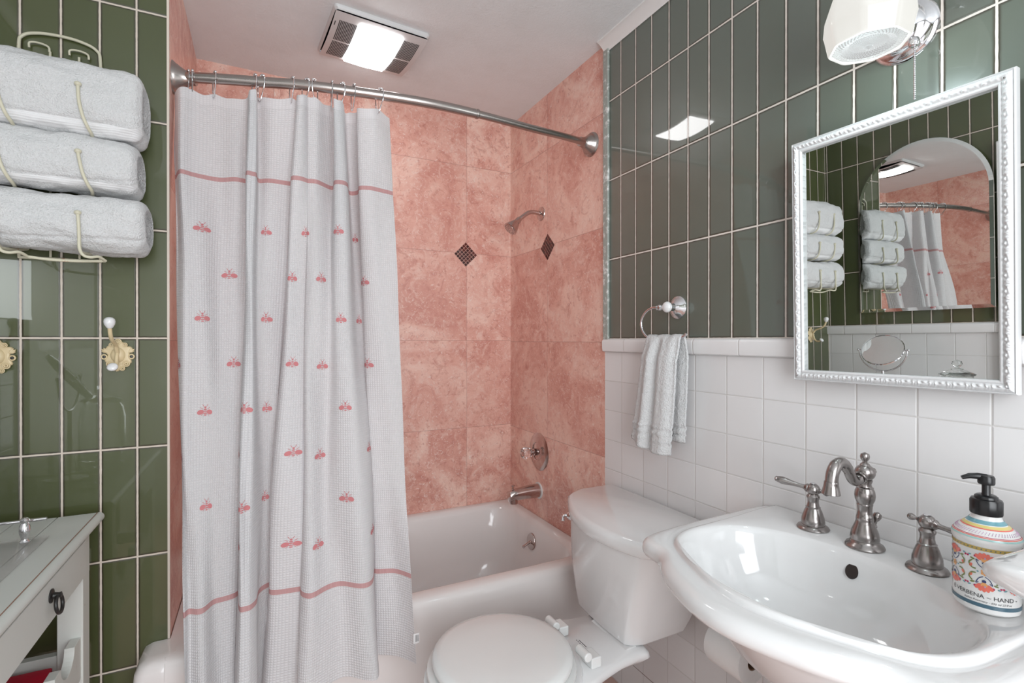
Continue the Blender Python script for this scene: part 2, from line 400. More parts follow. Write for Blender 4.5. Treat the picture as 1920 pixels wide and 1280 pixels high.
# ---------------------------------------------------------------- bathtub
def rrect(x0, x1, y0, y1, r, z, n=8, rf=None):
    """rounded rectangle ring, counter-clockwise from the +x side"""
    out = []
    for cx, cy, a0 in ((x1-r, y1-r, 0), (x0+r, y1-r, 90), (x0+r, y0+r, 180), (x1-r, y0+r, 270)):
        for i in range(n+1):
            a = math.radians(a0+90*i/n); out.append((cx+r*math.cos(a), cy+r*math.sin(a), z))
    return out
tub = thing('bathtub', 'white enamelled alcove bathtub below the pink stone walls, behind the curtain', 'bathtub', (.45, 1.48, 0))
mb = MB(); x0, x1, y0, y1 = XP+.002, XR-.002, 1.482, YB-.002
R = [rrect(x0, x1, y0+.008, y1, .004, 0), rrect(x0, x1, y0+.008, y1, .004, .05), rrect(x0, x1, y0+.004, y1, .004, .12), rrect(x0, x1, y0, y1, .004, .355),
     rrect(x0, x1, y0+.002, y1, .004, .385), rrect(x0, x1, y0+.010, y1, .004, .400), rrect(x0, x1, y0+.024, y1, .004, .408),
     rrect(x0+.03, x1-.025, y0+.060, y1-.022, .06, .409), rrect(x0+.055, x1-.036, y0+.074, y1-.034, .09, .404), rrect(x0+.070, x1-.046, y0+.084, y1-.044, .11, .385),
     rrect(x0+.10, x1-.056, y0+.092, y1-.055, .13, .30), rrect(x0+.16, x1-.072, y0+.104, y1-.066, .14, .17), rrect(x0+.20, x1-.095, y0+.125, y1-.085, .14, .10),
     rrect(x0+.25, x1-.14, y0+.17, y1-.13, .12, .07), rrect(x0+.40, x1-.3, y0+.26, y1-.22, .08, .064)]
mb.rings(R, False, True)
mb.build('basin', 'enamel', tub, ang=60)
# the apron end that projects in front of the green wall
mb = MB(); ring = lambda i, z, r: [(a, min(b, YG-.0015), z) for a, b, z in rrect(-.279+i, -.19, 1.482+i, YG+.05, r, z)]
mb.rings([ring(.006, 0, .02), ring(.004, .1, .02), ring(0, .35, .022), ring(.003, .385, .024), ring(.012, .402, .024), ring(.028, .4085, .024)], False, True)
mb.build('apron_end', 'enamel', tub, ang=60)
# apron relief ridges
mb = MB()
for z in (.105, .075, .045): mb.tube([(-.2, 1.484, z), (1.1, 1.484, z)], .008, 10)
mb.build('apron_ridges', 'enamel', tub)
# overflow plate with trip lever
ov = MB(); c = Vector((1.0625, 1.93, .318)); ax = Vector((-1, 0, .12)).normalized()
ov.lathe([(.001, .006), (.026, .006), (.034, .004), (.036, 0), (.036, -.006)], c, ax, 32); o = ov.build('overflow_plate', 'old_chrome', tub)
lv = MB(); lv.tube([c+ax*.004, c+ax*.03+Vector((0, -.004, -.012)), c+ax*.045+Vector((0, -.006, -.02))], [.006, .005, .0065], 10); lv.build('trip_lever', 'old_chrome', o)
lv2 = [ch for ch in o.children][0]; lv2.location = (0, 0, 0)

# ---------------------------------------------------------------- shower fittings on the right pink wall
t = thing('shower_fixture', 'small chrome shower head on a bent arm, high on the pink side wall', 'shower head', (XR, 1.943, 1.762))
MB().lathe([(.001, .010), (.012, .010), (.02, .007), (.030, .003), (.031, 0)], (XR, 1.943, 1.762), (-1, 0, 0)).build('flange', 'old_chrome', t)
arm = spline([(XR, 1.943, 1.762), (1.085, 1.943, 1.766), (1.055, 1.943, 1.760), (1.02, 1.943, 1.735), (1.005, 1.943, 1.722)], 8)
MB().tube(arm, .0095, 14).build('arm', 'old_chrome', t)
hd = Vector((1.005, 1.943, 1.722)); ax = Vector((-.68, 0, -.73)).normalized()
MB().lathe([(.012, -.008), (.014, 0), (.0135, .008), (.016, .014), (.024, .032), (.031, .052), (.032, .058), (.029, .060)], hd, ax, 32).build('head', 'old_chrome', t)
fp = MB(); fp.mi = 0; fp.lathe([(.028, .060), (.0285, .0615), (.0001, .0615)], hd, ax, 32)
fp.mi = 1; q = Vector((0, 0, 1)).rotation_difference(ax)
for R_, n_ in ((.008, 6), (.016, 12), (.0235, 18)):
    for i in range(n_): fp.ball(hd+ax*.0617+q@Vector((R_*math.cos(2*pi*i/n_), R_*math.sin(2*pi*i/n_), 0)), .0013, 8)
fp.build('spray_face', ['old_chrome', 'black_hole'], t)
t = thing('shower_valve', 'round chrome valve plate with clear faceted knob on the pink side wall', 'shower valve', (XR, 1.962, .700))
c = (XR, 1.962, .700); ax = (-1, 0, 0)
MB().lathe([(.001, .012), (.034, .012), (.036, .0105), (.040, .0105), (.042, .013), (.046, .012), (.062, .009), (.080, .004), (.084, .0015), (.084, 0)], c, ax, 48).build('escutcheon', 'old_chrome', t)
MB().lathe([(.0155, .010), (.0155, .028), (.011, .030), (.011, .052)], c, ax, 24).build('stem', 'old_chrome', t)
MB().lathe([(.014, .042), (.020, .046), (.022, .060), (.025, .066), (.026, .076), (.022, .084), (.0001, .086)], c, ax, 48, flut=(8, .06)).build('knob', 'acrylic', t)
t = thing('tub_spout', 'chrome bathtub spout with small diverter pin above the tub rim', 'faucet', (XR, 1.966, .525))
sp = MB(); rs = []
for x, r, zc, fz in ((XR-.002, .031, .525, 1), (1.10, .031, .525, 1), (1.06, .029, .525, 1), (1.01, .026, .522, 1), (.985, .024, .519, 1.1), (.972, .020, .515, 1.2), (.968, .010, .513, 1.2)):
    rs.append([(x, 1.966+r*.92*math.cos(a), zc+r*fz*math.sin(a)) for a in [2*pi*i/28 for i in range(28)]])
sp.rings(rs); sp.lathe([(.019, 0), (.019, .022)], (.993, 1.966, .485), (0, 0, 1), 24); sp.build('spout_body', 'old_chrome', t)
MB().lathe([(.0365, 0), (.0365, .003), (.031, .004)], (XR, 1.966, .525), (-1, 0, 0)).build('wall_ring', 'paint', t)
mb = MB(); mb.lathe([(.003, 0), (.003, .022), (.008, .023), (.008, .027), (.001, .028)], (.99, 1.966, .538), (0, 0, 1), 16); mb.build('diverter_pin', 'old_chrome', t)

# ---------------------------------------------------------------- curtain rod, rings, curtain
ROD = spline([(XP+.004, 1.668, 1.928), (-.181, 1.652, 1.929), (-.09, 1.620, 1.93), (.017, 1.586, 1.93), (.12, 1.553, 1.93), (.301, 1.520, 1.93), (.459, 1.502, 1.93), (.627, 1.502, 1.93), (.846, 1.520, 1.93), (1.0, 1.538, 1.934), (XR-.006, 1.560, 1.937)], 10)
t = thing('curtain_rod', 'long bowed brushed steel shower curtain rod between the two pink walls', 'curtain rod', (.45, 1.5, 1.93))
iJ = min(range(len(ROD)), key=lambda i: abs(ROD[i].x-.627))
MB().tube(ROD[:iJ+1], .0142, 20).build('outer_tube', 'steel', t)
MB().tube(ROD[iJ-1:], .0122, 20).build('inner_tube', 'steel', t)
MB().lathe([(.0150, -.004), (.0156, 0), (.0150, .004)], ROD[iJ], ROD[iJ]-ROD[iJ+1], 20).build('end_collar', 'steel', t)
fl = [(.0165, .058), (.0175, .054), (.0165, .048), (.022, .034), (.030, .022), (.036, .015), (.037, .011), (.041, .008), (.0445, .005), (.045, 0)]
MB().lathe(fl, (XR, 1.563, 1.938), (-1, -.1, 0), 36).build('flange', 'steel', t)
MB().lathe(fl, (XP, 1.668, 1.928), (1, -.28, 0), 36).build('flange', 'steel', t)
def rod_y(x):
    for a, b in zip(ROD, ROD[1:]):
        if a.x <= x <= b.x: f = (x-a.x)/(b.x-a.x); return lerp(a.y, b.y, f), lerp(a.z, b.z, f)
    return ROD[-1].y, ROD[-1].z
RX = [-0.1792, -0.1677, -0.1132, -0.0137, 0.0038, 0.0816, 0.1176, 0.1414, 0.1866, 0.2122, 0.2452, 0.3195]
ordn = ['leftmost', 'second', 'third', 'fourth', 'fifth', 'sixth', 'seventh', 'eighth', 'ninth', 'tenth', 'eleventh', 'twelfth']
rnd = random.Random(5); proto = None
for i, x in enumerate(RX):
    y, z = rod_y(x)
    if proto is None:
        proto = thing('curtain_ring', '', 'curtain ring', (x, y, z), 'beaded wire hooks holding the shower curtain')
        # wire over the rod in the y-z plane, ending in the grommet hook
        W_ = [(0, .019, -.034), (0, .0205, -.018), (0, .0195, 0), (0, .0145, .013), (0, .004, .0195), (0, -.008, .018), (0, -.0165, .009), (0, -.019, -.004), (0, -.016, -.018), (0, -.008, -.030), (0, -.002, -.040), (0, .004, -.050), (0, .0125, -.052), (0, .019, -.045), (0, .0195, -.036)]
        q = Vector((x, y, z)); MB().tube([q+Vector(p) for p in spline(W_, 5)], .0016, 8).build('wire', 'chrome', proto)
        bd = MB()
        for a in (15, 38, 61, 84, 107, 130): bd.ball(q+Vector((0, .0197*math.cos(math.radians(a)), .0185*math.sin(math.radians(a)))), .0037, 10)
        bd.build('beads', 'chrome', proto); t = proto
    else: t = copy_tree(proto)
    t.location = (x, y, z); t.rotation_euler = (0, 0, rnd.uniform(-.5, .5) if i else .3)
    t['label'] = 'beaded metal curtain hook on the rod, %s of twelve from the left' % ordn[i] if i else 'beaded metal curtain hook on the rod, leftmost, beside the rod flange'
TOPC = [(-0.2095, 1.6456), (-0.2063, 1.649), (-0.189, 1.5867), (-0.1643, 1.6031), (-0.1303, 1.6109), (-0.0965, 1.6197), (-0.0631, 1.6003), (-0.0368, 1.6003), (-0.0338, 1.583), (-0.0312, 1.5219), (-0.0197, 1.5185), (-0.0096, 1.5305), (-0.006, 1.5901), (0.0248, 1.5615), (0.0785, 1.5694), (0.0796, 1.5634), (0.0783, 1.5114), (0.0957, 1.5078), (0.1174, 1.523), (0.1197, 1.5165), (0.1407, 1.5166), (0.1614, 1.5388), (0.1935, 1.5625), (0.1871, 1.4987), (0.2225, 1.5027), (0.2411, 1.5867), (0.2672, 1.5736), (0.2625, 1.528), (0.2952, 1.5058), (0.3247, 1.5204), (0.361, 1.539)]
BOTC = [(-0.1614, 1.4055), (-0.1586, 1.399), (-0.1533, 1.4093), (-0.1363, 1.4008), (-0.1194, 1.4055), (-0.1026, 1.4327), (-0.0816, 1.4451), (-0.055, 1.4524), (-0.0525, 1.4512), (-0.0487, 1.3741), (-0.0349, 1.3658), (-0.0212, 1.3643), (-0.0064, 1.3959), (-0.0029, 1.4445), (0.0177, 1.4656), (0.0183, 1.4653), (0.0191, 1.4335), (0.0373, 1.4152), (0.0924, 1.4122), (0.0935, 1.4086), (0.0927, 1.3784), (0.1116, 1.3629), (0.147, 1.3849), (0.1913, 1.3895), (0.235, 1.3566), (0.2685, 1.366), (0.2849, 1.4272), (0.2863, 1.4265), (0.3249, 1.4071), (0.3484, 1.381), (0.3699, 1.3526)]
SUBN = 6
def prof_s():
    a = spline([(x, y, 0) for x, y in TOPC], SUBN); b = spline([(x, y, 0) for x, y in BOTC], SUBN)
    # clamp overshoot is small; a few smoothing passes round the folds
    for P in (a, b):
        for _ in range(3):
            Q = [p.copy() for p in P]
            for i in range(1, len(P)-1): P[i] = Q[i]*.5+(Q[i-1]+Q[i+1])*.25
    L = [0.0]
    for i in range(1, len(a)): L.append(L[-1]+.5*((a[i]-a[i-1]).length+(b[i]-b[i-1]).length))
    return a, b, L
PA, PB, PL = prof_s(); Z1, Z2, ZT, ZBT = 1.648, .555, 1.892, .278
def csurf(i, z):
    """i: float index along the profile"""
    k0 = max(0, min(len(PA)-2, int(i))); f = i-k0
    a = PA[k0].lerp(PA[k0+1], f); b = PB[k0].lerp(PB[k0+1], f)
    t = (Z1-z)/(Z1-Z2); t2 = max(-.26, min(1.32, t))
    e = t2 if t2 < 0 or t2 > 1 else t2+.10*math.sin(2*pi*t2)*math.sin(i*.11)
    p = a.lerp(b, e)
    if z > Z1:   # towards the rod the folds flatten a little and line up with the rings
        f2 = (z-Z1)/(ZT-Z1); ry, _ = rod_y(max(p.x, XP+.01)); p.y = lerp(p.y, ry-.004+(p.y-ry)*.62, f2*.85)
    p.y += .0035*math.sin(z*7+i*.35)+.002*math.sin(z*17+i*.21)
    p.x += .002*math.sin(z*9+i*.17)
    if z < .5: p.y = min(p.y, 1.462)
    u = PL[k0]+(PL[k0+1]-PL[k0])*f
    return Vector((max(p.x, XP+.004), p.y, z)), u
def curtain():
    NI = (len(PA)-1)*1; NZ = 150; verts = []; uvs = []
    top_dip = lambda x: min(min(abs(x-r) for r in RX), .03)/.03
    for jz in range(NZ+1):
        for i in range(NI+1):
            z = lerp(lerp(.292, .332, i/NI), ZT, jz/NZ)
            p, u = csurf(i, z)
            if jz > NZ-14: p.z -= (1-top_dip(p.x))**2*-.004*(jz-(NZ-14))/14 + .006*top_dip(p.x)*(jz-(NZ-14))/14
            verts.append(p); uvs.append((u, z))
    n = NI+1; faces = [(j*n+i, j*n+i+1, (j+1)*n+i+1, (j+1)*n+i) for j in range(NZ) for i in range(NI)]; fm = [0]*len(faces)
    # embroidered bees
    def at(i0, z0, du, dz):
        du_i = 0; u0 = csurf(i0, z0)[1]; tgt = u0+du; i = i0
        lo, hi = 0, len(PL)-1; tgt = max(PL[0]+1e-4, min(PL[-1]-1e-4, tgt))
        for k_ in range(len(PL)-1):
            if PL[k_] <= tgt <= PL[k_+1]: i = k_+(tgt-PL[k_])/max(PL[k_+1]-PL[k_], 1e-9); break
        z = z0+dz; p = csurf(i, z)[0]; e = .25
        tx = csurf(min(i+e, len(PA)-1.01), z)[0]-csurf(max(i-e, 0), z)[0]; tz = csurf(i, z+.01)[0]-csurf(i, z-.01)[0]
        nn = tx.cross(tz).normalized()
        return p+nn*.0011, (tgt, z)
    def blob(i0, z0, cx, cz, rx, rz, ang):
        b = len(verts); N = 10; ca, sa = math.cos(ang), math.sin(ang)
        p, uv_ = at(i0, z0, cx, cz); verts.append(p); uvs.append(uv_)
        for ring in (.55, 1.0):
            for k_ in range(N):
                a = 2*pi*k_/N; x_, z_ = rx*ring*math.cos(a), rz*ring*math.sin(a)
                p, uv_ = at(i0, z0, cx+x_*ca-z_*sa, cz+x_*sa+z_*ca); verts.append(p); uvs.append(uv_)
        for k_ in range(N):
            k2 = (k_+1) % N
            faces.append((b, b+1+k_, b+1+k2)); fm.append(1)
            faces.append((b+1+k_, b+1+N+k_, b+1+N+k2, b+1+k2)); fm.append(1)
    for (i0, z0) in BEES:
        blob(i0, z0, -.0108, -.0035, .0080, .0060, .45); blob(i0, z0, .0108, -.0035, .0080, .0060, -.45)
        for dz, w_ in ((.0035, .0038), (-.001, .0052), (-.0062, .0052), (-.0108, .0036)): blob(i0, z0, 0, dz, w_, .0015, 0)
        blob(i0, z0, 0, .0085, .0026, .0026, 0)
        for sg in (-1, 1):
            blob(i0, z0, sg*.0045, .0135, .0006, .0042, -sg*.55); blob(i0, z0, sg*.0085, .0065, .0006, .0045, -sg*.95); blob(i0, z0, sg*.0075, -.0105, .0005, .0035, sg*.7)
    me = bpy.data.meshes.new('shower_curtain'); me.from_pydata([tuple(v) for v in verts], [], faces)
    me.materials.append(M['waffle']); me.materials.append(M['bee']); me.polygons.foreach_set('material_index', fm)
    ul = me.uv_layers.new(name='UVMap')
    for lp in me.loops: ul.data[lp.index].uv = uvs[lp.vertex_index]
    me.polygons.foreach_set('use_smooth', [True]*len(faces))
    return me
BEES = [(22.5, 1.5), (76.5, 1.5), (107.5, 1.5), (139.5, 1.508), (153.0, 1.508), (34.5, 1.38), (100.0, 1.372), (127.0, 1.372), (162.5, 1.372), (22.0, 1.26), (78.0, 1.26), (140.0, 1.26), (153.0, 1.26), (38.0, 1.14), (103.0, 1.14), (128.5, 1.132), (162.5, 1.132), (6.0, 1.14), (23.5, 1.02), (56.5, 1.028), (79.0, 1.02), (140.5, 1.02), (51.5, 0.916), (0.0, 0.908), (105.0, 0.908), (128.5, 0.892), (152.5, 0.9), (25.0, 0.788), (78.5, 0.788), (140.5, 0.78), (56.5, 0.788), (52.5, 0.7), (105.5, 0.676), (128.5, 0.668), (152.0, 0.684)]
root = thing('shower_curtain', 'white waffle cotton shower curtain with pink bees and two pink bands', 'shower curtain', (.1, 1.5, .292))
me = curtain(); o = bpy.data.objects.new('cloth', me); COL.objects.link(o); o.parent = root; o.location = -root.location
p, _ = csurf(len(PA)-1.01, .395)
lb = MB(); lb.mi = 0; lb.box(p.x-.004, p.x+.012, p.y-.0012, p.y-.0004, .382, .409)
lb.mi = 1
for q_ in range(5): lb.box(p.x+.0015+q_*.0019, p.x+.0022+q_*.0019, p.y-.0016, p.y-.0012, .387, .405)
lb.build('care_label', ['label_cloth', 'ink'], root, smooth=False)['label'] = 'small white sewn care label'
# ---------------------------------------------------------------- toilet
t = thing('toilet', 'white two-piece toilet with closed round lid between the tub and the sink', 'toilet', (.62, 1.15, 0))
YC = 1.177
def dring(xf, xb, hw, yc, z, bow, n=40, r=.03):
    """D-shaped tank section: bowed front towards -x, straight back"""
    pts = [(xb, yc+hw-.01), (xb-.01, yc+hw)]
    N = 22
    pts += [(lerp(xb-.02, xf+.13, .5), yc+hw)]
    for i in range(N+1):
        s = 1-2*i/N; y = yc+hw*s; e = abs(s)
        x = xf+bow*((y-1.13)**2)+.045*max(0, (e-.80)/.20)**2.2
        pts.append((x, y))
    pts += [(lerp(xb-.02, xf+.13, .5), yc-hw), (xb-.01, yc-hw), (xb, yc-hw+.01)]
    return [(x, y, z) for x, y in pts]
mb = MB(); mb.rings([dring(.882, 1.06, .120, 1.178, .378, .2), dring(.868, 1.07, .138, 1.180, .384, .4), dring(.860, 1.08, .154, 1.182, .42, .6), dring(.842, 1.10, .190, 1.180, .52, .9), dring(.829, 1.106, .226, 1.178, .62, 1.2), dring(.826, 1.106, .236, YC, .656, 1.25)])
mb.build('tank', 'porcelain', t, ang=60, bevel=.004)
mb = MB(); mb.rings([dring(.816, 1.108, .246, YC, .655, 1.3), dring(.811, 1.110, .251, YC, .660, 1.35), dring(.810, 1.110, .252, YC, .680, 1.35), dring(.815, 1.108, .248, YC, .692, 1.3), dring(.826, 1.10, .238, YC, .6965, 1.25)])
mb.build('tank_lid', 'porcelain', t, ang=60)
# flush lever on the tank's far end
lv = thing  # keep name short
mb = MB(); c = Vector((.846, 1.428, .622))
mb.lathe([(.001, .014), (.009, .013), (.013, .008), (.016, 0)], (.925, 1.406, .616), (-.75, .66, 0), 20)
mb.lathe([(.006, -.01), (.006, .02)], (.925, 1.406, .616), (-.75, .66, 0), 12)
mb.tube(spline([(.910, 1.419, .616), (.902, 1.420, .611), (.899, 1.415, .600)], 4), [.005]*5+[.006]*4, 10)
mb.build('flush_lever', 'chrome', t)['label'] = 'chrome flush lever'
def egg(xc, yc, a, b, z, n=48, k=0.0, ar=None):
    out = []
    for i in range(n):
        th = 2*pi*i/n; c_, s_ = math.cos(th), math.sin(th)
        ax_ = a if c_ < 0 else (ar or a)
        out.append((xc+ax_*c_*(1-.0*abs(s_)), yc+b*s_*(1-.06*c_), z))
    return out
BX, BY = .545, 1.108
# bowl: outer shell down to the foot
def shell(xc, a, ar, b, z): return egg(xc, BY, a, b, z, 48, ar=ar)
mb = MB(); mb.rings([shell(.66, .19, .20, .105, 0), shell(.66, .185, .20, .10, .02), shell(.66, .165, .19, .09, .10), shell(.63, .17, .20, .10, .20), shell(.585, .19, .20, .14, .30), shell(.56, .205, .19, .172, .36), shell(BX, .208, .185, .180, .385), shell(BX, .206, .185, .178, .393), shell(BX, .195, .175, .168, .396), shell(BX, .15, .13, .125, .395), shell(BX, .13, .11, .105, .30), shell(BX+.03, .06, .06, .05, .22)], True, True)
mb.build('bowl', 'porcelain', t, ang=60)
# deck behind the seat that carries the tank
def dk(i, z): return [(a, b+BY-1.15+.02, z) for a, b, _ in rrect(.66+i, 1.06-i, 1.0+i, 1.32-i, .05, z)]
mb = MB()
def deck_ring(z, ins, w0, w1):
    pts = []
    for s, e in ((1, 0), (-1, 1)):
        prof = [(.62, .150), (.70, .138), (.76, .120), (.83, .104), (.89, .098), (.93, .085)]
        if e: prof = prof[::-1]
        for x, w in prof: pts.append((x+(ins if x < .8 else -ins), 1.130+s*(w*w0-ins)+(.012 if s > 0 else -.0), z))
    return [tuple(p) for p in spline(pts, 4, True)]
mb.rings([deck_ring(.30, .03, .7, 1), deck_ring(.335, .01, .9, 1), deck_ring(.36, 0, 1.05, 1), deck_ring(.372, .002, 1.05, 1), deck_ring(.380, .010, 1.05, 1)])
mb.build('deck', 'porcelain', t, ang=60)
# the sloping shoulder that rises from the deck to meet the tank
mb = MB()
mb.rings([[(x, y, z) for x, z in ((.80, .374), (.85, .376), (.875, .383), (.90, .384), (.90, .36), (.80, .36))] for y in (1.05, 1.06, 1.20, 1.21)])
mb.build('tank_shoulder', 'porcelain', t, ang=70, bevel=.003)
seat = MB(); seat.rings([egg(.540, BY, .190, .180, .400, ar=.17), egg(.540, BY, .194, .184, .406, ar=.172), egg(.540, BY, .192, .182, .414, ar=.17), egg(.540, BY, .18, .17, .417, ar=.16)]); seat.build('seat', 'seat', t, ang=60)
lid = MB(); lid.rings([egg(.540, BY, .174, .166, .4195, ar=.157), egg(.540, BY, .180, .172, .424, ar=.162), egg(.540, BY, .181, .173, .434, ar=.163), egg(.540, BY, .176, .168, .441, ar=.158), egg(.540, BY, .16, .152, .4445, ar=.145), egg(.540, BY, .09, .086, .447, ar=.085), egg(.540, BY, .01, .01, .4475)]); lid.build('lid', 'seat', t, ang=60)
for y in (1.196, 1.046):
    h = MB(); h.tube([(.722, y-.028, .418), (.722, y+.018, .418)], .0115, 16); h.box(.735, .765, y-.022, y+.022, .381, .408); h.box(.722, .74, y-.012, y+.012, .400, .414); h.build('hinge', 'seat', t, bevel=.003)
h = MB(); 
for q_ in range(6): h.box(.772, .7735, 1.105+q_*.008, 1.109+q_*.008, .3800, .3806)
h.box(.778, .7795, 1.11, 1.145, .3800, .3806)
h.build('rim_print', 'ink', t, smooth=False)['label'] = 'tiny black print on the bowl rim'

# ---------------------------------------------------------------- pedestal sink
SX, SY = .872, .546
t = thing('pedestal_sink', 'white pedestal sink with bowed front and oval basin under the framed mirror', 'sink', (SX, SY, 0))
half = [(1.118, .303), (1.02, .301), (.92, .299), (.83, .294), (.77, .288), (.735, .282), (.713, .270), (.703, .250), (.700, .228), (.694, .204), (.680, .182), (.664, .162), (.648, .134), (.635, .102), (.623, .066), (.615, .033), (.612, 0)]
out = [(x, SY+y) for x, y in half]+[(x, SY-y) for x, y in reversed(half[:-1])]
poly = [(p.x, p.y) for p in spline([(x, y, 0) for x, y in out], 6)]
NT_ = 192
def radius(th):
    d = (math.cos(th), math.sin(th)); best = 0
    P = poly+[poly[0]]
    for (ax_, ay), (bx, by) in zip(P, P[1:]):
        ax_ -= SX; bx -= SX; ay -= SY; by -= SY
        ex, ey = bx-ax_, by-ay; den = d[0]*ey-d[1]*ex
        if abs(den) < 1e-12: continue
        tt = (ax_*ey-ay*ex)/den; uu = (ax_*d[1]-ay*d[0])/den
        if tt > 0 and -1e-6 <= uu <= 1+1e-6: best = max(best, tt)
    return best
RAD = [radius(2*pi*i/NT_) for i in range(NT_)]
RSM = list(RAD)
for _ in range(60):
    Q_ = list(RSM); RSM = [Q_[i]*.5+.25*(Q_[i-1]+Q_[(i+1) % NT_]) for i in range(NT_)]
def sring(ins, z, back=None):
    r = []
    for i in range(NT_):
        a = 2*pi*i/NT_; rr = RAD[i]; xe = SX+rr*math.cos(a); wv = max(0, min(1, (.95-xe)/.15))*max(0, min(1, (ins-.012)/.034)); rr = lerp(rr, RSM[i], wv)
        x, y = SX+(rr-ins)*math.cos(a), SY+(rr-ins)*math.sin(a)
        x0, y0 = SX+rr*math.cos(a), SY+rr*math.sin(a)
        if x0 > 1.112:  # along the wall the edge stays nearly square
            x = 1.1175
        r.append((min(x, 1.1175), y, z))
    return r
def bas(k_, z, dx=-.026):
    r = []
    for i in range(NT_):
        a = 2*pi*i/NT_; c_, s_ = math.cos(a), math.sin(a)
        fx = .156 if c_ > 0 else .160; n_ = 2.3
        q_ = (abs(c_/fx)**n_+abs(s_/.226)**n_)**(-1/n_)*k_
        r.append((SX+dx+q_*c_, SY+q_*s_, z))
    return r
def under(k_, z, kx=1.0, xb=None):
    r = []
    for i in range(NT_):
        a = 2*pi*i/NT_; c_, s_ = math.cos(a), math.sin(a)
        q_ = 1/math.sqrt((c_/.20)**2+(s_/.225)**2)*k_; x = SX+.03+q_*c_*kx
        r.append((min(x, 1.1175), SY+q_*s_, z))
    return r
mb = MB()
R = [under(.35, .585), under(.55, .60), under(.78, .645), under(.98, .705), sring(.062, .745), sring(.030, .752), sring(.012, .755), sring(.003, .760), sring(0, .768), sring(.001, .777), sring(.005, .784), sring(.012, .789), sring(.022, .7915), sring(.036, .7920), sring(.046, .7912), sring(.049, .7905), sring(.051, .7925), sring(.0525, .797), sring(.055, .7995), sring(.059, .800)]
mb.rings(R, True, False)
base = len(mb.v)-NT_
last = sring(.059, .800); b0 = bas(1.03, .7992)
def mixr(A, B, f, z): return [(lerp(p[0], q[0], f), lerp(p[1], q[1], f), z) for p, q in zip(A, B)]
R2 = [last, mixr(last, b0, .5, .8), bas(1.03, .7992), bas(1.012, .7975), bas(.995, .793), bas(.975, .787), bas(.95, .773), bas(.91, .750), bas(.84, .715), bas(.70, .68), bas(.48, .662), bas(.22, .655), bas(.10, .653)]
mb.rings(R2, False, True)
mb.build('basin', 'porcelain', t, ang=75)
pd = MB(); pd.lathe([(.135, 0), (.135, .02), (.12, .04), (.105, .10), (.088, .30), (.092, .50), (.105, .585), (.11, .60)], (.93, SY, 0), (0, 0, 1), 40, sx=.85); pd.build('pedestal', 'porcelain', t, ang=60)
oh = MB(); ax = Vector((-.86, .0, .5)).normalized(); c = Vector((.9905, .556, .768)); oh.lathe([(.0001, .0006), (.0105, .0006), (.0115, -.004)], c, ax, 28, sy=1.0, sx=1.25); oh.build('overflow_hole', 'black_hole', t)['label'] = 'dark oval overflow hole'
dr = MB(); dr.lathe([(.024, 0), (.024, .002), (.020, .003), (.016, .002), (.016, .006), (.006, .009), (.001, .0095)], (SX, SY, .6535), (0, 0, 1), 28); dr.build('drain', 'nickel', t)
tp = MB(); tp.tube([(.99, .53, .60), (.99, .53, .45), (1.03, .53, .41), (1.11, .53, .41)], .016, 16); tp.build('drain_pipe', 'black_iron', t)

# faucet
ZD = .8002
t = thing('faucet', 'brushed nickel arched faucet with ball finial in the middle of the sink deck', 'faucet', (1.047, .563, ZD))
c = (1.047, .563, ZD)
MB().lathe([(.032, 0), (.033, .002), (.031, .006), (.026, .009), (.0245, .012), (.0235, .014), (.0245, .017), (.0225, .030), (.0165, .045), (.0145, .052), (.0150, .054), (.0135, .0615), (.0130, .062), (.0120, .070), (.0128, .080), (.0136, .082), (.0130, .084), (.0165, .092), (.0175, .100), (.0165, .108), (.0140, .114), (.0145, .1155), (.0118, .117), (.0105, .122), (.0125, .1275), (.0130, .130), (.010, .132)], c, (0, 0, 1), 40).build('column', 'nickel', t)
MB().ball((1.047, .563, .944), .0175, 28, .92).build('hub', 'nickel', t)
MB().lathe([(.009, 0), (.0075, .003), (.004, .006), (.004, .008), (.0072, .012), (.0082, .017), (.0070, .022), (.001, .025)], (1.047, .563, .958), (0, 0, 1), 24).build('finial', 'nickel', t)
MB().lathe([(.005, .014), (.0055, .018), (.006, .021), (.001, .024)], (1.047, .563, .944), (1, -.25, .1), 16).build('rear_cap', 'nickel', t)
sp = spline([(1.036, .563, .940), (1.020, .563, .931), (1.006, .563, .936), (.992, .563, .955), (.976, .563, .970), (.958, .563, .970), (.944, .563, .955), (.940, .563, .932)], 6)
MB().tube(sp, [.0095]*7+[.0092]*12+[.0100]*12+[.0108]*(len(sp)-31), 20).build('spout', 'nickel', t)
MB().lathe([(.0112, .012), (.0122, .010), (.0118, .008), (.0128, .002), (.0152, -.008), (.0158, -.011), (.014, -.012), (.001, -.010)], (.9395, .563, .928), (.06, 0, 1), 28).build('spout_tip', 'nickel', t)
MB().torus((1.030, .563, .9365), .0112, .0022, (-1, 0, -.5), 28, 8).build('hub_ring', 'nickel', t)
pk = MB(); pk.lathe([(.003, -.012), (.003, 0), (.0055, .003), (.0078, .009), (.0065, .015), (.001, .018)], (1.070, .556, .848), (.35, -.1, 1), 20); pk.tube([(1.055, .56, .838), (1.070, .556, .838)], .004, 10); pk.build('lift_knob', 'nickel', t)
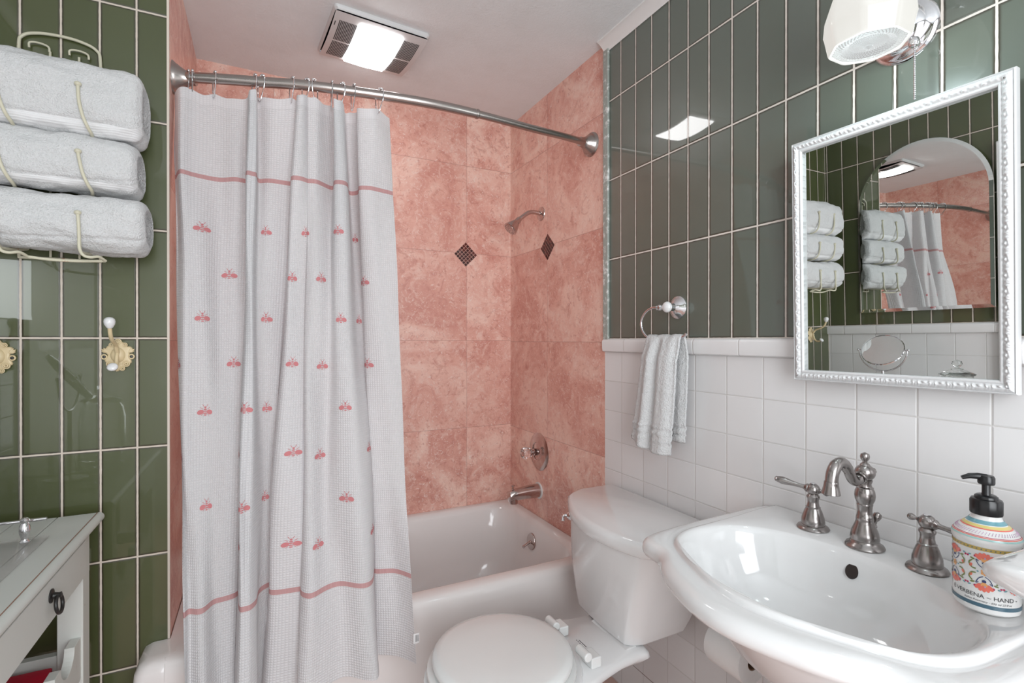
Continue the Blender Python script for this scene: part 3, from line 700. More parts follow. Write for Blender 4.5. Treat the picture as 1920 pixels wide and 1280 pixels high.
def handle(c, d, label):
    c = Vector(c); d = Vector(d).normalized(); t = thing('sink_tap', label, 'tap', c, 'lever taps on the sink deck')
    MB().lathe([(.0300, 0), (.031, .0015), (.029, .005), (.0245, .008), (.022, .009), (.0225, .012), (.0215, .022), (.0165, .038), (.0135, .044), (.0142, .0455), (.0122, .047), (.0105, .055), (.0108, .062), (.0125, .0655), (.0128, .068), (.0108, .071), (.009, .073)], c, (0, 0, 1), 36).build('base', 'nickel', t)
    h = c+Vector((0, 0, .0825)); MB().ball(h, .0132, 24).build('ball', 'nickel', t)
    MB().lathe([(.006, .0125), (.006, .0138), (.001, .0145)], h, (0, 0, 1), 20).build('cap', 'chrome', t)
    MB().lathe([(.0085, .0095), (.009, .012), (.0075, .0145), (.0048, .017), (.0042, .026), (.0052, .038), (.0075, .052), (.0082, .060), (.0065, .068), (.0055, .070), (.0060, .072), (.004, .074), (.001, .075)], h, d, 20).build('lever', 'nickel', t)
    MB().lathe([(.006, .012), (.0035, .0145), (.003, .017), (.0052, .021), (.0062, .025), (.0045, .029), (.001, .031)], h, -d, 16).build('lever_tip', 'nickel', t)
handle((1.052, .668, ZD), (-.42, .90, .16), 'brushed nickel lever tap left of the faucet')
handle((1.040, .458, ZD), (-.02, -1, -.10), 'brushed nickel lever tap between the faucet and the soap bottle')

# ---------------------------------------------------------------- soap bottle
bc = Vector((.978, .356, ZD+.0003))
t = thing('soap_bottle', 'painted ceramic hand soap bottle with black pump on the sink deck', 'soap bottle', bc)
BR = .0385; SXB = 1.0
MB().lathe([(.034, 0), (.0375, .003), (BR, .010), (BR, .098), (.0400, .102), (.0405, .107), (.0385, .111), (.034, .117), (.024, .126), (.0195, .131), (.0175, .135), (.0175, .139), (.001, .139)], bc, (0, 0, 1), 64).build('body', 'bottle', t)
face = math.atan2(-bc.y, -bc.x)   # direction of the label, towards the room
def cyl(a, z, r=BR+.0004): return Vector((bc.x+r*math.cos(a), bc.y+r*math.sin(a), bc.z+z))
def bands(lst, name):
    for (pr, m) in lst: MB().lathe(pr, bc, (0, 0, 1), 64, caps=False).build(name, m, t)
e = .0004
def cone(z0, z1):
    P = [(BR, .098), (.0400, .102), (.0405, .107), (.0385, .111), (.034, .117), (.024, .126), (.0195, .131), (.0175, .135), (.0175, .139)]
    def rr(z):
        for (r0, a), (r1, b) in zip(P, P[1:]):
            if a <= z <= b: return lerp(r0, r1, (z-a)/(b-a))
        return BR
    zz = sorted(set([z0, z1]+[z for _, z in P if z0 < z < z1])); return [(rr(z)+e, z) for z in zz]
bands([([(BR+e, .0100), (BR+e, .0155)], 'p_slate'), ([(BR+e, .0925), (BR+e, .0972)], 'p_ochre'), (cone(.1085, .1105), 'p_paleteal'), (cone(.1112, .1122), 'p_coral'), (cone(.1128, .1134), 'p_pinkred'),
       (cone(.1215, .1228), 'p_coral'), (cone(.1230, .1262), 'p_yellow'), (cone(.1272, .1320), 'p_teal')], 'painted_band')
# flowers and scrolls wrapped on the body
fm = {}
PM = ['p_coral', 'p_pinkred', 'p_leaf', 'p_navy', 'p_orange', 'p_lilac', 'p_teal', 'p_ochre', 'p_slate']
mb = MB()
def spot(m, u, z, ru, rz, rot=0, lift=.0005):
    mb.mi = PM.index(m); b = len(mb.v); N = 12; r = BR+lift
    mb.v.append(cyl(face+u/BR, z, r))
    for i in range(N):
        a = 2*pi*i/N; x, y = ru*math.cos(a), rz*math.sin(a); mb.v.append(cyl(face+(u+x*math.cos(rot)-y*math.sin(rot))/BR, z+x*math.sin(rot)+y*math.cos(rot), r))
    for i in range(N): mb.add((b, b+1+i, b+1+(i+1) % N))
def curl(m, pts, w):
    P = spline([(u, z, 0) for u, z in pts], 6)
    for i in range(len(P)-1): mb.mi = PM.index(m); d = (P[i+1]-P[i]); n_ = Vector((-d.y, d.x, 0)).normalized()*w; b = len(mb.v); mb.v += [cyl(face+(q.x)/BR, q.y, BR+.0005) for q in (P[i]-n_, P[i+1]-n_, P[i+1]+n_, P[i]+n_)]; mb.add((b, b+1, b+2, b+3))
for rep in (-3, -2, -1, 0, 1, 2, 3):
    o_ = -rep*.040-.002
    for s in (1, -1):
        zc = .0615+s*.0195
        for k_ in range(5): spot('p_coral', o_+(k_-2)*.0032, zc+s*(.004-.0006*(k_-2)**2), .0026, .0050, -(k_-2)*.35*s, .0006)
        for k_ in range(3): spot('p_orange', o_+(k_-1)*.002, zc-s*.002, .0012, .003, -(k_-1)*.4*s, .0008)
        spot('p_navy', o_, zc-s*.0065, .0024, .0022, 0, .0007); spot('p_lilac', o_+.001, zc+s*.001, .0010, .0016, 0, .0010)
        for sg in (1, -1):
            curl('p_navy', [(o_+sg*.001, .0615+s*.006), (o_+sg*.006, .0615+s*.010), (o_+sg*.009, .0615+s*.017), (o_+sg*.006, .0615+s*.015)], .0005)
            curl('p_leaf', [(o_+sg*.009, .0615+s*.003), (o_+sg*.014, .0615+s*.004), (o_+sg*.017, .0615+s*.010), (o_+sg*.013, .0615+s*.015)], .0009)
            spot('p_pinkred', o_+sg*.010, .0615+s*.0215, .0016, .0016); spot('p_pinkred', o_+sg*.0185, .0615+s*.020, .0013, .0014)
            spot('p_leaf', o_+sg*.013, .0615+s*.017, .0030, .0012, sg*s*.3); spot('p_teal', o_+sg*.0165, .0615+s*.022, .0022, .0010, -.3*sg)
            spot('p_coral', o_+sg*.0150, .0615+s*.007, .0018, .0028, .5*sg)
    for k_ in range(5): spot('p_orange', o_+.0025*math.cos(k_*1.257), .0615+.0030*math.sin(k_*1.257), .0015, .0018, 0, .0006)
    spot('p_ochre', o_, .0615, .0012, .0012, 0, .0009); spot('p_teal', o_+.007, .0615, .0012, .0012); spot('p_teal', o_-.007, .0615, .0012, .0012)
for i in range(48):
    a = 2*pi*i/48; spot('p_slate', -i*2*pi*BR/48, .0949, .0010, .0007, .7, .0008)
mb.build('painted_flowers', PM, t, smooth=False, weld=False)
zz = MB()
for i in range(60):
    a0, a1 = 2*pi*i/60, 2*pi*(i+.6)/60
    z0, z1 = (.1155, .1190); P0 = cone(z0, z0+1e-4)[0][0]; P1 = cone(z1, z1+1e-4)[0][0]
    zz.tube([cyl(a0, z0, P0), cyl(a1, z1, P1)], .0004, 4)
zz.build('painted_zigzag', 'p_lilac', t)
def wrap_text(txt, size, z, u0, name, mat, shear=0):
    cu = bpy.data.curves.new(name, 'FONT'); cu.body = txt; cu.size = size; cu.shear = shear; cu.resolution_u = 2; cu.align_x = 'CENTER'
    ob = bpy.data.objects.new(name, cu); COL.objects.link(ob); bpy.context.view_layer.update()
    me = bpy.data.meshes.new_from_object(ob.evaluated_get(bpy.context.evaluated_depsgraph_get())); bpy.data.objects.remove(ob)
    bm = bmesh.new(); bm.from_mesh(me); bmesh.ops.subdivide_edges(bm, edges=[e_ for e_ in bm.edges if e_.calc_length() > .0015], cuts=2)
    for v in bm.verts:
        u = v.co.x+u0; q = cyl(face+u/BR, z+v.co.y, BR+.0006); v.co = q-t.location
    bm.to_mesh(me); bm.free(); me.materials.clear(); me.materials.append(M[mat])
    o = bpy.data.objects.new(name, me); COL.objects.link(o); o.parent = t; return o
wrap_text('E VERBENA ~ HAND -', .0084, .0235, -.003, 'lettering', 'ink')
wrap_text('Italian Rosemary - 656 ml 22 fl oz', .0040, .0180, .002, 'small_lettering', 'ink', .4)
pm = MB(); pm.lathe([(.0185, .1385), (.0190, .140), (.0190, .158), (.0175, .161), (.0140, .162), (.0135, .165), (.011, .167), (.001, .167)], bc, (0, 0, 1), 40, flut=(28, .012)); pm.build('pump_collar', 'black_plastic', t)
MB().lathe([(.0062, .166), (.0052, .170), (.0052, .184)], bc, (0, 0, 1), 20).build('pump_stem', 'black_plastic', t)
ph = MB(); ph.lathe([(.0095, .183), (.0102, .185), (.0102, .193), (.0085, .196), (.001, .197)], bc, (0, 0, 1), 28)
d = Vector((-.62, .78, 0)); d.normalize(); q = bc+Vector((0, 0, .1925))
ph.tube([q, q+d*.010+Vector((0, 0, .0015)), q+d*.020+Vector((0, 0, .0008)), q+d*.029+Vector((0, 0, -.003))], [.0055, .0048, .0040, .0028], 14)
ph.build('pump_head', 'black_plastic', t)

# ceramic dish fixed to the wall beside the sink
t = thing('wall_soap_dish', 'white glazed ceramic wall dish reaching out beside the soap bottle', 'soap dish', (XR, .235, .90))
mb = MB()
def dsec(x, hw, z0, z1, cy=.235):
    N = 28; r = []
    for i in range(N):
        a = 2*pi*i/N; c_, s_ = math.cos(a), math.sin(a)
        y = cy+hw*(abs(c_)**.7)*(1 if c_ > 0 else -1)
        z = lerp(z0, z1, .5)+(z1-z0)/2*(abs(s_)**.8)*(1 if s_ > 0 else -1)
        r.append((x, y, z))
    return r
mb.rings([dsec(.756, .026, .930, .940), dsec(.760, .040, .922, .943), dsec(.772, .050, .912, .944), dsec(.80, .056, .897, .943), dsec(.835, .059, .880, .942), dsec(.87, .060, .864, .9415), dsec(.91, .0615, .843, .9415), dsec(.96, .062, .829, .9415), dsec(1.02, .062, .822, .9415), dsec(1.08, .062, .820, .9415), dsec(XR-.001, .064, .818, .9415)])
mb.build('dish_body', 'porcelain', t, ang=70)
# ---------------------------------------------------------------- toilet paper
t = thing('toilet_paper_holder', 'toilet paper holder on the tiles under the sink', 'paper holder', (XR, .86, .432))
for y in (.928, .798): MB().lathe([(.018, 0), (.018, .004), (.008, .008), (.006, .07)], (XR, y, .432), (-1, 0, 0), 20).build('post', 'paint', t)
mb = MB(); mb.tube([(1.052, .928, .432), (1.052, .798, .432)], .009, 16); mb.build('roller', 'paint', t)
mb = MB(); rr = [(.0205, 0), (.0525, 0), (.054, .003), (.054, .100), (.0525, .103), (.0205, .103), (.0205, 0)]
t2 = thing('toilet_paper_roll', 'white toilet paper roll on the holder under the sink', 'toilet paper', (1.052, .86, .432))
mb.lathe(rr, (1.052, .8115, .432), (0, 1, 0), 48, caps=False); mb.build('roll', 'paper', t2)
mb = MB(); mb.lathe([(.0185, .001), (.0200, .001), (.0200, .102), (.0185, .102), (.0185, .001)], (1.052, .8115, .432), (0, 1, 0), 32, caps=False); mb.build('core', 'card', t2)

# ---------------------------------------------------------------- towel ring and hand towel
rc = Vector((XR, 1.122, 1.298))
t = thing('towel_ring', 'chrome towel ring with white porcelain button on the green tile', 'towel ring', rc)
MB().lathe([(.033, 0), (.034, .003), (.031, .006), (.029, .007), (.024, .014), (.016, .019), (.012, .022), (.011, .038), (.001, .038)], rc, (-1, 0, 0), 40).build('wall_plate', 'chrome', t)
MB().ball(rc+Vector((-.045, 0, 0)), .0165, 24, .75, (-1, 0, 0)).build('button', 'porcelain', t)['label'] = 'white porcelain button'
XT = 1.068
MB().lathe([(.006, 0), (.008, .004), (.006, .008), (.0095, .012), (.0095, .018), (.006, .022), (.0075, .026), (.004, .030)], (XT+.004, 1.130, 1.2975), (-.12, 1, 0), 20).build('ferrule', 'chrome', t)
ring = spline([(XT, 1.150, 1.2985), (XT-.002, 1.175, 1.298), (XT-.003, 1.200, 1.288), (XT-.004, 1.216, 1.270), (XT-.004, 1.222, 1.250), (XT-.003, 1.216, 1.230), (XT-.002, 1.203, 1.215), (XT, 1.185, 1.206), (XT, 1.15, 1.202), (XT, 1.10, 1.202), (XT, 1.065, 1.206), (XT, 1.045, 1.213), (XT, 1.040, 1.220)], 5)
MB().tube(ring, .0038, 12).build('ring', 'chrome', t)
# hand towel draped over the ring
tw = thing('hand_towel', 'white terry hand towel hanging from the chrome ring', 'towel', (XT, 1.12, .9))
def panel(front):
    NU, NV = 44, 70; V = []
    for j in range(NV+1):
        v = j/NV
        for i in range(NU+1):
            u = i/NU
            if front: ztop, zb = 1.213, lerp(.868, .893, u) - .012*math.sin(pi*u)
            else: ztop, zb = 1.213, .905
            z = lerp(ztop, zb, v)
            flare = v**1.2
            yl = lerp(1.192, 1.250, flare) if front else lerp(1.180, 1.165, flare)
            yr = lerp(1.058, 1.088, flare) if front else lerp(1.050, 1.066, flare)
            y = lerp(yr, yl, u)
            amp = lerp(.0075, .011, v)
            fold = amp*(math.sin(u*2*pi*2.1+.6+v*.8)*.8+math.sin(u*2*pi*3.6+1+v)*.35)
            bk = .030*(1-math.exp(-v*9)) 
            x = XT-(.0075+min(v*5, 1)*.016)+fold*min(1, v*6+.35) if front else XT+.0065+min(v*5, 1)*.010+fold*.35*min(1, v*6)
            z += -.0045*(1-abs(math.sin(u*2*pi*1.3+.4)))*(1-v)
            if v < .03: x = lerp(XT, x, (v/.03)**.5); z = z+.003*(1-v/.03)
            tz = 0
            for zc, wd in ((.945, .004), (.928, .003), (.905, .003)):
                if abs(z-zc-.02*(1-u)*0) < wd: tz = .0040
            x -= tz if front else -tz
            V.append(Vector((x+.0012*noise.noise(Vector((y*90, z*90, x*50))), y, z)))
    mb = MB(); n = NU+1; mb.v = V
    for j in range(NV):
        for i in range(NU): mb.add((j*n+i, j*n+i+1, (j+1)*n+i+1, (j+1)*n+i))
    return mb
panel(True).build('front_fall', 'terry', tw, solid=.006, ang=180)
panel(False).build('back_fall', 'terry', tw, solid=.006, ang=180)

# ---------------------------------------------------------------- framed mirror
DEL, TAU = math.radians(-1.95), math.radians(1.19)
n_ = Vector((-math.cos(TAU)*math.cos(DEL), math.sin(DEL)*math.cos(TAU), -math.sin(TAU))).normalized()
mr = thing('framed_mirror', 'rectangular wall mirror in a white embossed frame above the sink', 'mirror', (1.0905, .544, 1.375))
zax = Vector((0, 0, 1)); zax = (zax-n_*zax.dot(n_)).normalized(); uax = zax.cross(n_).normalized()   # uax points along y
def fr(u, z, d): return mr.location+uax*u+zax*z+n_*d
if uax.y < 0: uax = -uax
HW, HH, FW = .186, .264, .0235
MB().rings([[fr(u, z, .0015) for u, z in ((-HW+FW-.006, -HH+FW-.006), (HW-FW+.006, -HH+FW-.006), (HW-FW+.006, HH-FW+.006), (-HW+FW-.006, HH-FW+.006))], [fr(u, z, -.002) for u, z in ((-HW+FW-.006, -HH+FW-.006), (HW-FW+.006, -HH+FW-.006), (HW-FW+.006, HH-FW+.006), (-HW+FW-.006, HH-FW+.006))]]).build('glass', 'mirror', mr, smooth=False)
# frame profile (inset from the outer edge, height) with embossed leaf relief in the middle band
prof = [(0, -.006), (0, .010), (.0012, .0135), (.003, .0150), (.0045, .0140), (.0055, .0125)]+[(.0062+.0016*i, .0135+.006*math.sin(pi*i/12)) for i in range(13)]+[(.0262, .0135), (.0275, .0150), (.030, .0155), (.0325, .0140), (.0345, .010), (FW, .0025), (FW, -.004)]
def relief(s, w):
    """running acanthus-like relief: s along the frame, w across 0..1"""
    p_ = .026; f = (s/p_) % 1.0; c_ = w-.5; e = math.sin(pi*min(max(w, 0), 1))
    ang = f*2*pi; ray = math.sin(ang*4+abs(c_)*9+3*math.sin(ang))*.5
    curl_ = math.exp(-(((f-.5)*2.4)**2+((w-.72)*5)**2))*math.cos(14*math.hypot((f-.5)*1.2, w-.72))
    return e*(.0016*ray+.0028*curl_)
fmb = MB()
prof = [(d*.67, h*.8) for d, h in prof]
def side(P0, P1, Q, L, off):
    """one mitred side from corner P0 to P1 (u, z); Q = inward direction"""
    N = max(60, int(L/.0016)); rs = []
    for i in range(N+1):
        s = i/N; row = []
        for d, h in prof:
            ss = lerp(d, L-d, s); u = P0[0]+(P1[0]-P0[0])/L*ss+Q[0]*d; z = P0[1]+(P1[1]-P0[1])/L*ss+Q[1]*d
            if .0041 < d < .0175: h += relief(ss+off, (d-.0041)/.0134)
            row.append(fr(u, z, h))
        rs.append(row)
    fmb.rings(rs, False, False, closed=False)
side((-HW, -HH), (-HW, HH), (1, 0), 2*HH, 0); side((-HW, HH), (HW, HH), (0, -1), 2*HW, 0); side((HW, HH), (HW, -HH), (-1, 0), 2*HH, 0); side((HW, -HH), (-HW, -HH), (0, 1), 2*HW, 0)
fmb.build('frame', 'frame', mr, ang=50)
bk = MB(); bk.rings([[fr(u, z, d) for u, z in ((-HW+.003, -HH+.003), (HW-.003, -HH+.003), (HW-.003, HH-.003), (-HW+.003, HH-.003))] for d in (-.004, -.007)]); bk.build('backing', 'wood', mr, smooth=False)

# ---------------------------------------------------------------- wall lamp
lc = Vector((XR, .532, 1.797))
t = thing('wall_lamp', 'lit opal glass wall lamp with chrome plate and pull chain above the mirror', 'lamp', lc)
MB().lathe([(.058, 0), (.0585, .003), (.056, .007), (.052, .010), (.046, .012), (.042, .018), (.036, .026), (.024, .031), (.001, .032)], lc, (-1, 0, 0), 56).build('wall_plate', 'chrome', t)
sc = Vector((.985, .525, 0))
arm = spline([(XR-.028, .531, 1.800), (1.075, .530, 1.812), (1.045, .528, 1.845), (1.015, .526, 1.872), (.985, .525, 1.876)], 6)
MB().tube(arm, .0085, 14).build('arm', 'chrome', t)
MB().lathe([(.034, 0), (.036, .004), (.034, .018), (.020, .026), (.010, .030)], (sc.x, sc.y, 1.858), (0, 0, 1), 32).build('shade_holder', 'chrome', t)
sh = MB()
def octo(r, z, rot=pi/8, n=8, rd=.012):
    out = []
    for i in range(n):
        r_ = r*.91 if i >= 0 else r; a = rot+2*pi*i/n; c_ = Vector((r_*math.cos(a), r_*math.sin(a), 0)); tdir = Vector((-math.sin(a), math.cos(a), 0))
        for kf in (-1, -.35, .35, 1): out.append((sc.x+c_.x*(1-.012*abs(kf))+tdir.x*kf*r*.10-c_.x*.02*abs(kf), sc.y+c_.y*(1-.012*abs(kf))+tdir.y*kf*r*.10-c_.y*.02*abs(kf), z))
    return out
sh.rings([octo(.030, 1.860), octo(.044, 1.856), octo(.062, 1.834), octo(.076, 1.795), octo(.0785, 1.770), octo(.0765, 1.764), octo(.070, 1.734), octo(.068, 1.731), octo(.064, 1.7305), octo(.0635, 1.735)], True, False)
sh.build('shade', 'shade_glass', t, ang=25)
ln = MB(); ln.lathe([(.058, .004), (.053, .0012), (.042, 0), (.034, .003), (.030, .0055), (.016, .003), (.008, .001), (.0060, -.003), (.001, -.005)], (sc.x, sc.y, 1.7315), (0, 0, 1), 72, caps=False)
ln.build('ribbed_lens', 'lens', t, origin=(sc.x, sc.y, 1.7315))
L = bpy.data.lights.new('bulb', 'POINT'); L.energy = 1.15; L.shadow_soft_size = .022; L.color = (.80, .98, 1)
lo = bpy.data.objects.new('bulb', L); COL.objects.link(lo); lo.location = (sc.x-.035, sc.y-.01, 1.700)
MB().lathe([(.009, -.004), (.009, .006), (.006, .010), (.003, .012)], (1.0835, .499, 1.752), (-.55, -.25, -.8), 16).build('chain_socket', 'chrome', t)
ch = MB(); z = 1.745
while z > 1.641: ch.ball((1.076, .495, z), .0020, 8); z -= .0036
ch.tube([(1.076, .495, 1.748), (1.076, .495, 1.650)], .0006, 6); ch.build('pull_chain', 'chrome', t)

# ---------------------------------------------------------------- ceiling fan light
fc = Vector((.362, 1.842, HC)); rot = Matrix.Rotation(math.radians(4.5), 4, 'Z')
t = thing('ceiling_fan_light', 'square white ceiling exhaust fan with glowing centre lens and slotted grilles', 'ceiling light', fc)
def F(x, y, z): return fc+rot@Vector((x, y, z))
def dome(x, y): return -.012-.022*max(0, math.cos(pi*y/.34))**.8*(1-.12*(abs(x)/.16)**3)
WX, WY = .162, .150
mb = MB(); N = 14
def edge(k_, z, ins): return [F(a, b, z) for a, b, _ in rrect(-WX+ins, WX-ins, -WY+ins, WY-ins, .012, 0)]
mb.rings([edge(0, 0, 0), edge(0, -.008, 0), edge(0, -.014, .006)], True, False)
b = len(mb.v); G = 24
for j in range(G+1):
    for i in range(G+1):
        x = lerp(-WX+.006, WX-.006, i/G); y = lerp(-WY+.006, WY-.006, j/G); mb.v.append(F(x, y, dome(x, y)))
for j in range(G):
    for i in range(G): mb.add((b+j*(G+1)+i, b+(j+1)*(G+1)+i, b+(j+1)*(G+1)+i+1, b+j*(G+1)+i+1))
mb.build('cover', 'plastic', t, ang=50)
for sx, nm in ((-1, 'left'), (1, 'right')):
    x0, x1 = (-.138, -.080) if sx < 0 else (.080, .138)
    g = MB(); b = 0
    for q_ in range(12):
        xx = lerp(x0, x1, (q_+.5)/12); w_ = (x1-x0)/12*.30
        for ya, yb in ((-.108, -.003), (.006, .118)):
            prev = [[F(xx-w_, lerp(ya, yb, s/6), dome(xx, lerp(ya, yb, s/6))-.0006), F(xx+w_, lerp(ya, yb, s/6), dome(xx, lerp(ya, yb, s/6))-.0006), F(xx+w_, lerp(ya, yb, s/6), dome(xx, lerp(ya, yb, s/6))+.002), F(xx-w_, lerp(ya, yb, s/6), dome(xx, lerp(ya, yb, s/6))+.002)] for s in range(7)]
            g.rings(prev)
    g.build('grille', 'dark_grille', t, smooth=False)
g = MB(); rs = []
for j in range(13):
    y = lerp(-.118, .128, j/12); rs.append([F(-.072, y, dome(0, y)+.004), F(-.072, y, dome(0, y)-.006), F(0, y, dome(0, y)-.009), F(.072, y, dome(0, y)-.006), F(.072, y, dome(0, y)+.004)])
g.rings(rs); g.build('lens', 'fan_lens', t, ang=30)
g = MB(); g.rings([[F(-.150, y, dome(-.15, y)-.0004), F(-.147, y, dome(-.147, y)-.0004), F(-.147, y, dome(-.147, y)+.001), F(-.150, y, dome(-.15, y)+.001)] for y in (-.098, -.078)]); g.build('badge', 'dark_grille', t, smooth=False)

# ---------------------------------------------------------------- towel rack and rolled towels
t = thing('towel_rack', 'cream painted wire towel rack holding three towels on the green wall', 'towel rack', (-.43, YG, 1.40))
YR = YG-.007; wr = .0036
fm_ = spline([(-.512, YR, 1.40), (-.512, YR, 1.55), (-.512, YR, 1.75), (-.512, YR, 1.895), (-.505, YR, 1.925), (-.478, YR, 1.938), (-.435, YR, 1.942), (-.395, YR, 1.938), (-.366, YR, 1.925), (-.358, YR, 1.895), (-.358, YR, 1.75), (-.358, YR, 1.55), (-.358, YR, 1.40)], 6)
mb = MB(); mb.tube(fm_, wr, 12); mb.tube([(-.514, YR, 1.398), (-.356, YR, 1.398)], wr, 10); mb.build('back_frame', 'cream', t)
for x in (-.455, -.400): MB().tube([(x, YR+.001, 1.398), (x, YR+.001, 1.90)], .0026, 8).build('upright', 'cream', t)
for x in (-.475, -.40): MB().tube(spline([(x-.018, YR, 1.900), (x-.017, YR-.001, 1.912), (x, YR-.002, 1.9145), (x+.017, YR-.001, 1.910), (x+.019, YR, 1.898)], 4), .0024, 8).build('screw_loop', 'cream', t)
YFR = 1.437
for zb, zt, low in ((1.674, 1.772, 0), (1.545, 1.622, 0), (1.402, 1.485, 1)):
    for x in (-.361, -.497):
        mb = MB()
        if low: P = [(x, YR, 1.418), (x, YR-.05, 1.409), (x, YFR+.03, 1.399), (x, YFR+.005, 1.403), (x, YFR-.001, 1.43), (x-.001, YFR-.001, 1.46), (x-.003, YFR+.001, zt)]
        else: P = [(x+.004, YR, zb+.008), (x+.003, YR-.06, zb-.002), (x+.016, YFR+.028, zb-.003), (x+.013, YFR+.006, zb+.008), (x+.006, YFR-.001, zb+.03), (x, YFR-.002, zb+.062), (x-.002, YFR, zt)]
        mb.tube(spline(P, 6), wr*.95, 12); mb.build('arm', 'cream', t)
        mb = MB(); mb.ball(P[-1], .0068, 16, .8, (0, 0, 1)); mb.build('ball_tip', 'cream', t)
mb = MB()
for x, s in ((-.361, 1), (-.497, 1)): mb.tube(spline([(x, YFR-.001, 1.432), (x+.001*s, YFR-.003, 1.405), (x+.008*s, YFR-.004, 1.390), (x+.020*s, YFR-.002, 1.3865), (x+.032, YFR+.01, 1.390), (x+.040, YFR+.03, 1.384)], 5), wr*.9, 10)
mb.tube(spline([(-.457, YFR+.03, 1.384), (-.42, YFR+.028, 1.380), (-.37, YFR+.028, 1.380), (-.321, YFR+.03, 1.384)], 4), wr*.9, 10)
mb.build('lower_scroll', 'cream', t)
def towel(name, x0, x1, yc, hy, zc, hz, seed, label, border, tilt=0, flat=2.6):
    o0 = (x1, yc, zc); t = thing(name, label, 'towel', (x0*.5+x1*.5, yc, zc-hz), 'towels rolled in the wire rack')
    NA, NX = 96, 80; mb = MB(); rs = []
    for i in range(NX+1):
        s = i/NX; x = lerp(x0, x1, s); e = min((s*(x1-x0)), (1-s)*(x1-x0)); k_ = 1.0
        rr = .022
        if e < rr: k_ = math.sqrt(max(0, 1-(1-e/rr)**2))*.26+.74
        row = []
        for j in range(NA):
            a = 2*pi*j/NA; c_, s_ = math.cos(a), math.sin(a)
            y = hy*abs(c_)**(2/flat)*(1 if c_ > 0 else -1)*(1.0 if c_ < 0 else .96); z = hz*abs(s_)**(2/flat)*(1 if s_ > 0 else -1)
            p = Vector((x, yc+y*k_, zc+z*k_+tilt*(s-.5)))
            nn = Vector((0, c_, s_))
            w_ = .0095*noise.noise(Vector((x*9+seed, y*14, z*14)))+.0042*noise.noise(Vector((x*30+seed, y*45, z*45)))+.0012*noise.noise(Vector((x*110, y*160+seed, z*160)))
            # fold seam along the front
            g_ = math.exp(-((a-(pi+.62+.08*math.sin(x*20+seed)))/.05)**2)*.0045
            p += nn*(w_-g_)
            row.append(p)
        rs.append(row)
    # ends: folded layers sink in
    def endcap(row, sg):
        cx = sum((p for p in row), Vector())/len(row); out = []
        for f, dx in ((.86, .003), (.78, -.006), (.66, .002), (.56, -.007), (.42, .001), (.30, -.008), (.1, -.004)): out.append([cx+(p-cx)*f+Vector((sg*dx, 0, 0)) for p in row])
        return out
    rs = list(reversed(endcap(rs[0], -1)))+rs+endcap(rs[-1], 1)
    mb.rings(rs)
    if border:
        nr = len(rs)
        for fi in range(len(mb.f)-2):
            j = fi % NA; i = fi//NA; a = 2*pi*(j+.5)/NA
            if border[0] < a < border[1] and 6 < i < nr-8: mb.fm[fi] = 1
    mb.build('folded_cloth', ['terry', 'terry_border'], t, ang=180)
towel('rolled_towel', -.612, -.252, 1.513, .073, 1.757, .083, 3.1, 'thick white rolled towel, topmost of the three in the wire rack', (pi+.68, pi+1.15), -.004, 3.0)
towel('rolled_towel', -.612, -.262, 1.513, .073, 1.610, .0625, 9.7, 'white rolled towel in the middle of the wire rack', (pi+.75, pi+.95), -.004, 2.7)
towel('rolled_towel', -.612, -.246, 1.513, .073, 1.473, .066, 17.3, 'white rolled towel, lowest of the three in the wire rack', None, -.002, 2.6)

